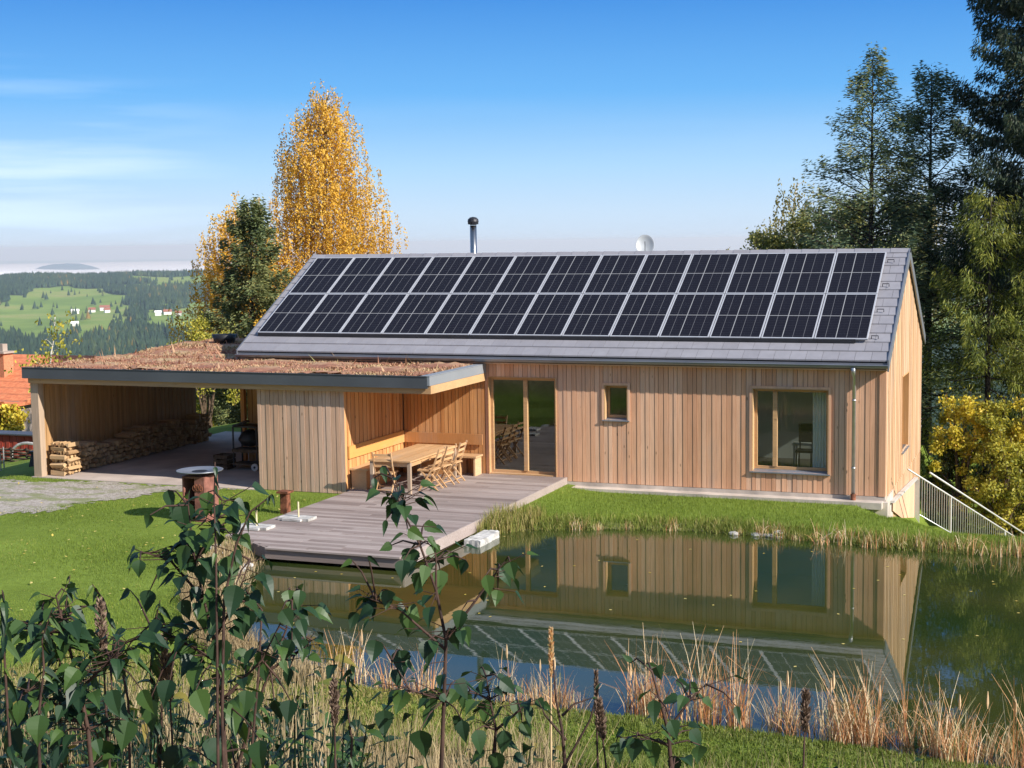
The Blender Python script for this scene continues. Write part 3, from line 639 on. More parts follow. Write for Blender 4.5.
# ---- furniture inside the big window room
t=thing('side_table','small white table inside the room behind the big window','table',(-2.25,3.6,.12))
m=MB(); m.box(-2.5,-2.0,3.4,3.8,.62,.65); m.build('tabletop','white_plaster',t)
for sx_,sy_ in ((-2.47,3.43),(-2.07,3.43),(-2.47,3.74),(-2.07,3.74)):
    m=MB(); m.box(sx_,sx_+.04,sy_,sy_+.04,.12,.62); m.build('leg','white_plaster',t)
t=thing('desk_chair','dark chair seen through the big window of the house','chair',(-2.1,2.9,.12))
m=MB(); m.box(-2.3,-1.92,2.7,3.1,.55,.6); m.build('seat','black_plastic',t)
m=MB(); m.box(-2.28,-1.94,3.06,3.1,.75,1.18); m.bar((-2.25,3.08,.58),(-2.25,3.08,.8),.03,.03); m.bar((-1.97,3.08,.58),(-1.97,3.08,.8),.03,.03); m.build('backrest','black_plastic',t)
for sx_,sy_ in ((-2.29,2.71),(-1.96,2.71),(-2.29,3.06),(-1.96,3.06)):
    m=MB(); m.bar((sx_+.02,sy_+.02,.12),(sx_+.02,sy_+.02,.55),.03,.03); m.build('leg','black_plastic',t)
m=MB(); n=26
for k in range(n):
    x0=-1.52+.36*k/n; x1=-1.52+.36*(k+1)/n; y0=.42+.025*math.sin(k*1.5); y1=.42+.025*math.sin((k+1)*1.5); m.hexa([(x0,y0,.3),(x1,y1,.3),(x1,y1+.004,.3),(x0,y0+.004,.3),(x0,y0,2.4),(x1,y1,2.4),(x1,y1+.004,2.4),(x0,y0+.004,2.4)],.5)
o=m.build('curtain','white_plaster'); tag(o,'white curtain hanging inside the right edge of the big window','curtain')
# ================================================================== SOLAR PANELS
ORD=['first','second','third','fourth','fifth','sixth','middle (seventh)','sixth','fifth','fourth','third','second','first']
Q=Quaternion((1,0,0),.5192)
def panel():
    t=thing('solar_panel','x','solar panel')
    f=MB(); w,h,e=1.096,1.754,.028
    f.box(0,w,0,e,-.035,0); f.box(0,w,h-e,h,-.035,0); f.box(0,e,e+.0005,h-e-.0005,-.035,0); f.box(w-e,w,e+.0005,h-e-.0005,-.035,0); f.build('frame','alu',t,local=True)
    g=MB(); g.box(e,w-e,e,h-e,-.012,-.004); g.build('cell_sheet','pv',t,local=True)
    return t
p0=panel(); X0=-.3872-13*1.1165; first=True
for row in (0,1):
    for k in range(13):
        o=p0 if first else copy_tree(p0); first=False
        s=row*1.774; o.location=(X0+k*1.1165+.01,.3476+s*COS,3.334+s*SIN); o.rotation_mode='QUATERNION'; o.rotation_quaternion=Q
        side='' if k==6 else (' from the left end' if k<6 else ' from the right end')
        o['label']=f"dark framed solar panel in the {'upper' if row else 'lower'} row on the roof, {ORD[k]}{side}"; o['category']='solar panel'; o['group']='solar panels in two rows on the house roof'
rk=thing('mounting_rack','dark metal mounting rails under the two rows of solar panels','mounting rack',(-7.5,.35,3.2))
for s in (.12,.45,1.3,2.2,3.1):
    m=MB(); y=.3476+s*COS;z=3.334+s*SIN-.036
    if s==.12: m.hexa([(X0+.02,y-.10,z-.115),(-.45-.2,y-.10,z-.115),(-.45-.2,y-.07,z-.10),(X0+.02,y-.07,z-.10),(X0+.02,y-.10,z-.045),(-.65,y-.10,z-.045),(-.65,y-.07,z-.02),(X0+.02,y-.07,z-.02)])
    else: m.hexa([(X0+.05,y,z-.06),(-.42,y,z-.06),(-.42,y+.04,z-.04),(X0+.05,y+.04,z-.04),(X0+.05,y-.02,z-.02),(-.42,y-.02,z-.02),(-.42,y+.02,z),(X0+.05,y+.02,z)])
    m.build('rail','dark_metal',rk)
# satellite dish behind the ridge
t=thing('satellite_dish','grey satellite dish showing half above the roof ridge','satellite dish',(-6.36,4.6,4.6))
m=MB(); dd=Vector((.25,-.9,.3)).normalized(); qx=dd.to_track_quat('Z','Y'); prof=[(0.001,-.04),(.1,-.03),(.18,-.005),(.225,.02),(.23,.02),(.18,-.02),(.1,-.045),(0.001,-.055)]
mm=MB(); mm.lathe((0,0,0),prof,28); vs=[Vector(v) for v in mm.V]; c0=Vector((-6.36,4.6,5.30)); m.add([c0+qx@Vector((v.x,v.y*1.15,v.z)) for v in vs],mm.F,.5); m.build('dish','dish_grey',t,True)
m=MB(); m.tube([(-6.36,4.68,4.55),(-6.36,4.68,5.3)],.02,8); m.build('mast','galv',t); m=MB(); m.tube([c0-Vector((0,0,.2)),c0+dd*.3],.008,6); m.build('feed_arm','dark_metal',t)
# ================================================================== CARPORT WITH GREEN ROOF
CX0,CX1,CY0,CYB=-19.1,-8.76,-3.10,5.2; CZ=2.66
cp=thing('carport','flat green roofed carport and storage annex in front of the house left end','carport',(-14.5,0,0))
# roof outline: L-shape (front strip to the facade, left field running back)
m=MB()
for (x0,x1,y0,y1) in ((CX0+.1,CX1-.012,CY0+.06,-.06),(CX0+.1,-15.2,-.06,CYB)): m.box(x0,x1,y0,y1,2.335,2.435)
m.box(CX0+.12,CX1-.001,CY0+.05,CY0+.2,2.328,2.50,.6); m.box(CX1-.12,CX1,CY0+.2,-.06,2.328,2.498,.9)
cr_=m.build('roof','beam_wood',cp)
m=MB(); m.box(CX0,CX1-.05,CY0-.02,CY0+.03,2.445,CZ+.03); m.box(CX0,CX0+.05,CY0+.03,CYB,2.445,CZ+.03); m.box(CX0,-15.2,CYB,CYB+.05,2.445,CZ+.03)
m.box(CX0,CX1-.05,CY0-.035,CY0+.0,CZ+.032,CZ+.045)
m.build('fascia','fascia_grey',cr_)
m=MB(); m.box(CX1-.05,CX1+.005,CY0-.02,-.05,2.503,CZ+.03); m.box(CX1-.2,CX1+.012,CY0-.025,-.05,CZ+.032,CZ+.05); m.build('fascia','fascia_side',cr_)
def sedum():
    xs=np.arange(CX0+.06,CX1-.18,.09); ys=np.arange(CY0+.05,CYB-.02,.09); X,Y=np.meshgrid(xs,ys)
    Z=CZ+.02+.035*np.sin(X*2.1+Y)*np.sin(Y*2.7-X*.6)+RNG.normal(size=X.shape)*.014+.10*sst(Y,.3,3.2)*sst(-X,14,17)+.02
    i=np.arange(X.size).reshape(X.shape); F=np.stack([i[:-1,:-1],i[:-1,1:],i[1:,1:],i[1:,:-1]],-1)
    keep=(Y[:-1,:-1]<-.2)|(X[:-1,:-1]<-15.35); F=F[keep]
    n=46000; px=RNG.uniform(CX0+.05,CX1-.2,n); py=RNG.uniform(CY0+.03,CYB,n); k=(py<-.15)|(px<-15.3); px,py=px[k],py[k]; n=len(px)
    cl=np.sin(px*2.3+py*1.1)*np.sin(py*3.1-px*.8)
    h=RNG.uniform(.015,.055,n)*(1+.6*cl)*(1+4*(RNG.random(n)<.005)); pz=CZ+.03+.10*sst(py,.3,3.2)*sst(-px,14,17)
    th=RNG.uniform(0,2*PI,n); lean=RNG.uniform(.1,.8,n)*h; w=RNG.uniform(.012,.035,n)
    a=np.stack([px-w*np.sin(th),py+w*np.cos(th),pz],-1);b=np.stack([px+w*np.sin(th),py-w*np.cos(th),pz],-1);c=np.stack([px+lean*np.cos(th)*1.5,py+lean*np.sin(th),pz+h],-1)
    V=np.stack([a,b,c],1).reshape(-1,3); r=np.clip(.42+.25*cl+RNG.normal(size=n)*.2,0,1)
    base=np.stack([X,Y,Z],-1).reshape(-1,3); Ft=np.arange(len(V)).reshape(-1,3)+len(base)
    Fq=F.reshape(-1,4); tri=np.concatenate([Fq[:,[0,1,2]],Fq[:,[0,2,3]],Ft])
    rb=np.clip(.4+.25*np.sin(X*2.3+Y*1.1)*np.sin(Y*3.1-X*.8)+RNG.normal(size=X.shape)*.12,0,1).ravel()
    o=mesh_obj('roof_planting',np.concatenate([base,V]),tri,'sedum',cr_,np.concatenate([rb,np.repeat(r,3)])); o['kind']='stuff'
sedum()
# left wall (boards on its inner, camera-side face), post and slab
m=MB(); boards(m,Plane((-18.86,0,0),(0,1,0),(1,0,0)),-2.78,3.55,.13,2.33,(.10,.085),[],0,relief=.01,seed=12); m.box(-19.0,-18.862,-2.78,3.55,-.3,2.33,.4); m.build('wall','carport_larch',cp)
m=MB(); m.box(-19.0,-18.79,-2.97,-2.785,-.1,2.33,.5); m.build('post','post_wood',cp)
m=MB(); m.box(-15.12,-15.02,-.16,-.05,.1,2.33,.2); m.build('post','alcove_larch',cp)
m=MB(); m.box(-19.05,-12.98,-3.02,5.3,-.4,.13); m.build('slab','slab_concrete',cp)
# storage box: front, left and alcove side
m=MB(); BF=Plane((-10.85,-2.90,0),(-1,0,0),(0,-1,0)); boards(m,BF,0.0,2.13,.12,2.33,(.12,.085,.115),[],0,seed=14,relief=.006); m.build('wall','grey_larch',cp)
m=MB(); m.box(-12.96,-10.87,-2.898,-2.82,-.1,2.33,.3); m.box(-12.96,-12.88,-2.82,-.03,-.1,2.33,.3); m.box(-10.95,-10.872,-2.82,-.03,-.1,2.33,.3); m.build('wall','interior_dark',cp)
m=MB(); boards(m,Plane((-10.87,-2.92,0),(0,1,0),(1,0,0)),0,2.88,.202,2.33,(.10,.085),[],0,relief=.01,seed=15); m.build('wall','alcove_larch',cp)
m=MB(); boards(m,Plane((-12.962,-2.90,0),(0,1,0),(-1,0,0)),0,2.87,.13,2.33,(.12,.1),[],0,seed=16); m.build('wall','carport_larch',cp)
# ================================================================== DECK
dk=thing('wooden_deck','weathered grey plank deck reaching from the alcove over the pond','deck',(-9,-4,0))
def deck_x(y):                           # left and right edges
    return (-10.84 if y>-2.9 else -10.74), -6.88
m=MB(); y=-.01; i=0
while y>-8.45:
    y1=y-.139; xl,xr=deck_x(y)
    if y<-7.75: xl=-10.55+(-7.75-y)*1.6
    js=[xl]+sorted(random.uniform(xl+.8,xr-.8) for _ in range(1))+[xr]
    for a,b in zip(js,js[1:]): m.box(a+.002,b-.002,y1,y,.17+random.uniform(-.0015,.0015),.20+random.uniform(-.001,.001))
    y=y1-.006
m.build('plank_surface','deck_wood',dk)
m=MB(); m.hexa([(-9.5,-8.52,.0),(-6.85,-8.52,.0),(-6.85,-8.48,.0),(-9.5,-8.48,.0),(-9.5,-8.52,.195),(-6.85,-8.52,.195),(-6.85,-8.48,.195),(-9.5,-8.48,.195)],.2)
m.hexa([(-10.62,-7.78,.0),(-9.502,-8.52,.0),(-9.48,-8.48,.0),(-10.6,-7.74,.0),(-10.62,-7.78,.195),(-9.502,-8.52,.195),(-9.48,-8.48,.195),(-10.6,-7.74,.195)],.3)
m.box(-6.877,-6.845,-8.478,-.05,.0,.21,.9); m.build('edge_beam','deck_wood',dk)
m=MB()
for yy in (-1,-3,-5,-7,-8.2): m.box(-10.4 if yy>-7.6 else -9.2,-6.95,yy-.05,yy+.05,0,.168)
for xx in (-10.2,-8.6,-7.2):
    for yy in (-5,-7.5): m.box(xx-.06,xx+.06,yy-.06,yy+.06,-1.2,0)
m.build('joist','bark_dark',dk)
# ================================================================== ALCOVE FURNITURE
bn=thing('corner_bench','L shaped larch corner bench with backrests built into the alcove','bench',(-10.5,-1,.15))
m=MB(); m.box(-10.84,-10.40,-2.78,-.48,.61,.65); m.box(-10.84,-8.86,-.475,-.055,.61,.65); m.build('seat','furn_y',bn)
m=MB(); m.box(-10.835,-10.80,-2.82,-.09,.86,1.13); m.build('backrest','bench_wood',bn)
m=MB(); m.box(-10.79,-8.86,-.085,-.052,.86,1.10); m.build('backrest','alcove_larch',bn)
for b in ((-10.80,-10.45,-2.75,-2.71),(-10.80,-10.45,-1.4,-1.36),(-9.30,-9.26,-.45,-.08),(-8.93,-8.89,-.45,-.08)):
    m=MB(); m.box(*b,.2,.608); m.build('leg','furn_y',bn)
m=MB(); m.box(-10.7,-9.3,-.40,-.36,.2,.608); m.build('front_panel','alcove_larch',bn); m=MB(); m.box(-10.48,-10.45,-2.7,-1.42,.2,.608); m.build('front_panel','alcove_larch',bn)
tb=thing('dining_table','long pale wooden dining table on the deck under the alcove roof','table',(-9.95,-1.4,.15))
TX0,TX1,TY0,TY1,TZ=-10.25,-9.27,-3.02,-.55,.90
m=MB(); nb=7
for k in range(nb): w=(TX1-TX0)/nb; m.box(TX0+k*w,TX0+(k+1)*w-.005,TY0,TY1,TZ-.03,TZ)
m.build('tabletop','furn_y',tb)
m=MB(); m.box(TX0+.09,TX1-.09,TY0+.045,TY0+.07,TZ-.13,TZ-.031); m.box(TX0+.09,TX1-.09,TY1-.07,TY1-.045,TZ-.13,TZ-.031); m.box(TX0+.045,TX0+.07,TY0+.09,TY1-.09,TZ-.13,TZ-.031); m.box(TX1-.07,TX1-.045,TY0+.09,TY1-.09,TZ-.13,TZ-.031); m.build('apron','furn_y',tb)
for x in (TX0+.02,TX1-.09):
    for yy in (TY0+.02,TY1-.09):
        m=MB(); m.box(x,x+.07,yy,yy+.07,.20,TZ-.031); m.build('leg','post_wood',tb)
def chair():
    t=thing('folding_chair','x','chair')                         # local: faces +Y, back at -Y
    for s in (-.2,.2):
        m=MB(); m.bar((s,.20,0),(s,-.14,.52),.022,.034); m.bar((s,-.14,.52),(s,-.27,.90),.022,.034); m.build('back_leg','furn_y',t,local=True)
        m=MB(); m.bar((s*.88,-.22,0),(s*.88,.17,.45),.022,.03); m.build('leg','furn_y',t,local=True)
    m=MB()
    for k in range(6): y=-.16+k*.066; m.box(-.19,.19,y,y+.055,.44,.455)
    m.box(-.19,-.165,-.16,.23,.42,.438); m.box(.165,.19,-.16,.23,.42,.438); m.build('seat','furn_x',t,local=True)
    m=MB()
    for z,y in ((.60,-.165),(.72,-.206),(.84,-.248)): m.box(-.19,.19,y-.008,y+.008,z-.025,z+.025)
    m.build('backrest','furn_x',t,local=True)
    m=MB(); m.bar((-.17,-.14,.09),(.17,-.14,.09),.018,.018); m.bar((-.19,.13,.12),(.19,.13,.12),.018,.018); m.build('stretcher','furn_x',t,local=True)
    return t
c0_=chair()
for i,(x,y,rz,lb) in enumerate([(-9.86,-2.98,.12,'wooden folding chair at the near short end of the dining table'),
    (-9.14,-2.32,PI/2+.1,'wooden folding chair on the right side of the table nearest the pond'),
    (-9.12,-1.80,PI/2-.08,'wooden folding chair in the middle of the right side of the table'),
    (-9.08,-1.28,PI/2+.05,'wooden folding chair on the right side of the table nearest the house wall')]):
    o=c0_ if i==0 else copy_tree(c0_); o.location=(x,y,.20); o.rotation_euler=(0,0,rz); o['label']=lb; o['category']='chair'; o['group']='folding chairs around the dining table'
# ================================================================== SMALL THINGS ON LAWN AND DECK
def fire_bowl():
    bx,by=-12.25,-6.3; gz=hz_(bx,by); t=thing('fire_bowl','rusty steel grill stand with wide round plate standing on the lawn','fire bowl',(bx,by,gz))
    m=MB(); m.lathe((bx,by,gz),[(.001,.90),(.13,.905),(.15,.93),(.44,.965),(.455,.985),(.44,.98),(.16,.955),(.13,.925),(.001,.92)],36); m.build('plate','zinc',t,True)
    m=MB(); m.lathe((bx,by,gz),[(.001,.958),(.15,.96)],24); m.build('fire_hole','black_plastic',t)
    for (x0,x1,y0,y1) in ((-.25,-.22,-.24,.24),(.03,.25,-.25,-.22),(.22,.25,-.215,.24),(-.215,.22,.22,.24)):
        m=MB(); m.box(bx+x0,bx+x1,by+y0,by+y1,gz,gz+.88); m.build('side_panel','corten',t)
    m=MB(); m.box(bx-.215,bx+.215,by-.215,by+.215,gz+.40,gz+.425); m.box(bx-.215,bx+.215,by-.215,by+.215,gz+.84,gz+.87); m.build('shelf','corten',t)
    m=MB(); 
    for k in range(5):
        cx=bx+.03+.04*k; m.tube([(cx+.03*math.cos(a*PI/6),by-.265,gz+.66+.05*math.sin(a*PI/6)+.03*(k%2)) for a in range(13)],.008,5)
    m.build('scroll_ornament','rust',t)
fire_bowl()
def post_etc():
    x,y=-10.98,-5.25; gz=hz_(x,y); t=thing('steel_post','short rusty steel post with a flat cap beside the deck','post',(x,y,gz))
    m=MB(); m.box(x-.075,x+.075,y-.075,y+.075,gz,gz+.42); m.build('shaft','rust',t); m=MB(); m.box(x-.125,x+.125,y-.125,y+.125,gz+.42,gz+.46); m.build('cap','rust',t)
    for (x,y,l) in ((-10.55,-7.1,'flat pale slab with thin upright peg at the deck corner nearest the pond'),(-10.22,-6.12,'flat pale slab with thin upright peg beside the rusty post')):
        z=.203; t=thing('peg_slab',l,'slab',(x,y,z),'flat slabs with pegs on the deck edge')
        m=MB(); m.box(x-.33,x+.33,y-.17,y+.17,z,z+.05); m.box(x-.20,x+.20,y-.24,y-.172,z+.004,z+.045); m.build('base','pale_stone',t); m=MB(); m.tube([(x+.03,y,z+.05),(x+.03,y,z+.34)],.018,8); m.build('peg','peg_wood',t)
post_etc()
def rough_block(name,label,cat,x0,x1,y0,y1,z0,z1,mat):
    m=MB(); nx_,ny_,nz_=7,9,3; 
    import bmesh
    bm=bmesh.new(); bmesh.ops.create_cube(bm,size=1)
    bmesh.ops.subdivide_edges(bm,edges=bm.edges[:],cuts=5,use_grid_fill=True)
    for v in bm.verts:
        v.co=Vector((x0+(v.co.x+.5)*(x1-x0),y0+(v.co.y+.5)*(y1-y0),z0+(v.co.z+.5)*(z1-z0)))+Vector([random.uniform(-.012,.012) for _ in range(3)])
    me=bpy.data.meshes.new(name); bm.to_mesh(me); bm.free(); me.materials.append(M(mat)); o=bpy.data.objects.new(name,me); COL.objects.link(o); tag(o,label,cat)
rough_block('stone_block','white granite step block at the right deck edge in the water','stone',-6.68,-6.36,-6.3,-5.35,-.45,.06,'pale_stone')
# rocks at the left end of the deck and on the far bank
def rock(x,y,s,label):
    import bmesh
    bm=bmesh.new(); bmesh.ops.create_icosphere(bm,subdivisions=2,radius=s); f=[random.uniform(.7,1.2) for _ in range(3)]
    for v in bm.verts: v.co=Vector((v.co.x*f[0]*1.3,v.co.y*f[1],v.co.z*f[2]*.6))*random.uniform(.86,1.1)
    me=bpy.data.meshes.new('shore_stone'); bm.to_mesh(me); bm.free(); me.materials.append(M('pale_stone')); o=bpy.data.objects.new('shore_stone',me); COL.objects.link(o); o.location=(x,y,max(hz_(x,y),WZ)+s*.15)
    tag(o,label,'stone','pale stones at the pond edge left of the deck')
for k in range(26):
    x=random.uniform(-10.65,-9.5); y=-8.35-(x+10.6)*.6+random.uniform(-.45,.1); rock(x,y,random.uniform(.035,.085),'small pale shore stone in the heap at the left deck corner')
for k in range(7):
    x=random.uniform(-2.4,-1.2); y=-3.8+random.uniform(-.1,.12)
    rock(x,y,random.uniform(.05,.1),'grey stone in the far bank below the big window'); bpy.context.scene.collection.objects[-1]['group']='grey stones in the far bank below the window'
# ================================================================== FIREWOOD
def log_mesh(L_,r,seed):
    rr=random.Random(seed); m=MB(); n=rr.choice((3,4,5)); 
    pr=[(r*math.cos(2*PI*k/n+rr.uniform(-.3,.3)+.4)*rr.uniform(.8,1.15),r*math.sin(2*PI*k/n+rr.uniform(-.3,.3)+.4)*rr.uniform(.8,1.15)) for k in range(n)]
    vs=[(-L_/2,a,b) for a,b in pr]+[(L_/2,a*.95,b*.95) for a,b in pr]
    fs=[tuple(range(n-1,-1,-1)),tuple(range(n,2*n))]+[(k,(k+1)%n,n+(k+1)%n,n+k) for k in range(n)]
    me=bpy.data.meshes.new('firewood_log'); me.from_pydata(vs,[],fs); me.update(); a=me.attributes.new('rnd','FLOAT','POINT'); a.data.foreach_set('value',[rr.random()]*len(vs)); me.materials.append(M('log_wood')); return me
LM=[log_mesh(.42,.062,k) for k in range(14)]
cnt=0
def log(x,y,z,rz,label,group):
    o=bpy.data.objects.new('firewood_log',random.choice(LM)); COL.objects.link(o); o.location=(x,y,z); o.rotation_euler=(random.uniform(-3,3) if True else 0,random.uniform(-.04,.04),rz); tag(o,label,'firewood',group)
GA='split logs laid crosswise at the front of the woodpile'; GB='split logs of the long woodpile along the carport wall'
for row in range(8):                      # crosswise front pier
    n=5
    for k in range(n):
        if row%2==0: log(-18.48+random.uniform(-.03,.03),-2.74+k*.125,.20+row*.094,0+random.uniform(-.12,.12),'split pale log in the sunlit crosswise pier at the front of the woodpile',GA)
        else: log(-18.68+k*.11,-2.49+random.uniform(-.03,.03),.20+row*.094,PI/2+random.uniform(-.12,.12),'split pale log in the sunlit crosswise pier at the front of the woodpile',GA)
big=[]
y=-1.98
while y<3.4:
    hh=.72+.12*math.sin(y*1.7)+.18*sst(np.array(y),1,3.6)
    for row in range(int(hh/.108)):
        yy=y+(row%2)*.06+random.uniform(-.015,.015)
        big.append((-18.57+random.uniform(-.05,.05),yy,.20+row*.106+random.uniform(-.01,.01)))
    y+=.122
big.sort(key=lambda b:b[1])
for b in big[:258]: log(*b,random.uniform(-.1,.1),'split brown log with its end showing in the shaded long woodpile',GB)
if len(big)>258:
    m=MB()
    for (x,yy,z) in big[258:]:
        me=random.choice(LM); vs=[(v.co.x+x,v.co.y+yy,v.co.z+z) for v in me.vertices]; m.add(vs,[tuple(p.vertices) for p in me.polygons])
    o=m.build('firewood_heap','log_wood'); tag(o,'rear end of the long woodpile in the carport shade','firewood',kind='stuff')
# dark cart by the storage wall
def cart():
    Z0=.13; t=thing('garden_cart','dark covered barbecue cart with shelf and wheels in the carport shade','cart',(-14.7,-.55,0))
    m=MB(); m.box(-15.0,-14.3,-.8,-.35,.42,.50); m.box(-15.0,-14.3,-.8,-.35,.12,.16); m.build('shelf','bark_brown',t)
    m=MB(); m.lathe((-14.62,-.57,.55),[(.001,0),(.2,.03),(.28,.16),(.28,.20),(.20,.34),(.06,.40),(.001,.41)],20); m.build('kettle','black_plastic',t,True)
    m=MB(); m.box(-14.95,-14.35,-.82,-.3,1.02,1.06); m.bar((-14.95,-.8,1.04),(-14.65,-.56,1.16),.3,.02); m.build('cover','black_plastic',t)
    for x,yy in ((-14.97,-.77),(-14.33,-.77),(-14.97,-.38),(-14.33,-.38)):
        m=MB(); m.bar((x,yy,.08),(x,yy,1.02),.03,.03); m.build('leg','dark_metal',t)
    for yy in (-.85,-.3):
        m=MB(); m.tube([(-14.36,yy,.09),(-14.36,yy+.03,.09)],.09,16); w=m.build('wheel','white_metal',t)
        m=MB(); m.tube([(-14.36,yy-.004,.09),(-14.36,yy+.034,.09)],.03,12); m.build('hub','dark_metal',w)
    t=thing('crate','low dark brown wooden crate beside the barbecue cart in the shade','crate',(-15.2,-.7,0))
    m=MB()
    for z in (.02,.14,.26): m.box(-15.45,-15.08,-.9,-.88,z,z+.09); m.box(-15.45,-15.08,-.52,-.5,z,z+.09); m.box(-15.45,-15.43,-.878,-.522,z,z+.09); m.box(-15.1,-15.08,-.878,-.522,z,z+.09)
    m.build('side_boards','bark_brown',t); m=MB(); m.box(-15.43,-15.1,-.878,-.522,.02,.04); m.build('base','bark_brown',t)
cart()
for o in bpy.data.objects:
    if o.parent is None and (o.name.startswith('garden_cart') or o.name.startswith('crate')): o.location.z+=.13
m=MB(); m.lathe((-17.9,3.6,2.78),[(.001,0),(.26,.02),(.34,.26),(.32,.26),(.26,.22),(.001,.2)],18); o=m.build('roof_tub','black_plastic',smooth=True); tag(o,'black tub standing on the green roof beside the tiled eave','tub')
# ================================================================== STAIR RAILING AT THE GABLE
A_=Vector((.07,.02,.95)); B_=Vector((3.2,9.3,-3.0))
rl=thing('stair_railing','white metal stair railing descending to the right past the gable','railing',(.5,1,0))
m=MB(); m.tube([A_+(B_-A_)*.1,B_],.02,8); m.build('handrail','white_metal',rl,True)
m=MB(); o2=Vector((.02,.35,.14)); m.tube([A_+(B_-A_)*.2+o2,B_+o2],.022,8); m.build('handrail','white_metal',rl,True)
m=MB(); m.tube([A_+(B_-A_)*.16-Vector((0,0,.82)),B_-Vector((0,0,.82))],.014,6); m.build('bottom_rail','galv',rl,True)
for k in range(64):
    f=.16+.84*k/63; p=A_+(B_-A_)*f; m=MB(); m.tube([p-Vector((0,0,.83)),p],.0105,5,cap=False); m.build('baluster','galv',rl)
for f in (.33,.66,1.0):
    p=A_+(B_-A_)*f; m=MB(); m.tube([p-Vector((0,0,1.2)),p],.02,8); m.build('post','white_metal',rl)
sf=thing('stair_cheek','white framed triangular stair screen leaning on the gable wall foot','stair screen',(.1,4,-1))
m=MB(); m.bar((.09,.75,-.12),(.09,5.7,-.40),.05,.09,(1,0,0)); m.bar((.09,5.8,-.45),(.09,5.8,-1.75),.05,.16,(1,0,0)); m.build('frame','white_metal',sf)
m=MB(); m.add([(.075,1.0,-.35),(.075,5.55,-1.6),(.075,5.55,-.45),(.075,1.0,-.12)],[(0,1,2,3)]); m.build('panel','facade_larch',sf)
#@@VEG
# ================================================================== TREES
def birch(name,label,x,y,ztop,rad,zc,mat,group=None,strands=420,leaf=.085,seed=1,lean=0,per=26,cat='tree',narrow=1.0,bark='birch_bark',slen=(.7,2.0)):
    rr=random.Random(seed); z0=hz_(x,y); H=ztop-z0; t=thing(name,label,cat,(x,y,z0),group)
    tr=MB(); pts=[(x+lean*(k/8)+.12*math.sin(k*1.3+seed),y+.1*math.sin(k*.9),z0-.2+H*.97*k/8) for k in range(9)]
    tr.tube(pts,[max(.012,.018*H*(1-k/8.6)) for k in range(9)],8)
    C=[];D=[]; nl=max(10,int(strands/7))
    for i in range(nl):
        f=(i+.5)/nl; zb=zc+(ztop-zc)*f*.93-z0; fr=zb/(H*.97)*8; k=min(int(fr),7); b=Vector(pts[k]).lerp(Vector(pts[k+1]),fr-k)
        a=i*2.4+rr.uniform(-.4,.4); env=((1-f)**.72*1.05+.08)*narrow
        Lh=rad*env*rr.uniform(.55,1.15); up=Lh*rr.uniform(.45,1.0)
        P=[b,b+Vector((math.cos(a)*Lh*.45,math.sin(a)*Lh*.45,up*.7)),b+Vector((math.cos(a)*Lh*.8,math.sin(a)*Lh*.8,up)),b+Vector((math.cos(a)*Lh,math.sin(a)*Lh,up*.85))]
        tr.tube(P,[.03*H/12,.02*H/12,.01,.005],5,cap=False)
        ns=max(4,int(13*(.4+Lh/rad)))
        for s_ in range(ns):
            u=rr.uniform(.3,1.0); q=u*3; kk=min(int(q),2); p=P[kk].lerp(P[kk+1],q-kk)+Vector((rr.gauss(0,.32),rr.gauss(0,.32),rr.gauss(0,.25)))
            sl_=rr.uniform(*slen)*min(1,Lh/rad+.35); m_=int(per*sl_/1.4)+4
            dx,dy=rr.gauss(0,.12),rr.gauss(0,.12)
            tt=np.sort(RNG.random(m_)); 
            C.append(np.stack([p.x+dx*tt+RNG.normal(size=m_)*.05,p.y+dy*tt+RNG.normal(size=m_)*.05,p.z-sl_*tt**1.1+RNG.normal(size=m_)*.05],-1))
            if s_%4==0: tr.tube([p,p+Vector((dx*.6,dy*.6,-sl_*.6))],[.004,.002],3,cap=False)
    trk=tr.build('trunk',bark,t,True); C=np.concatenate(C); n=len(C)
    D=rv(n)*.7; D[:,2]-=.8
    leaf_obj('crown',C,D,RNG.uniform(.75,1.35,n)*leaf,RNG.uniform(.55,.9,n)*leaf,mat,t,.8)
    return t
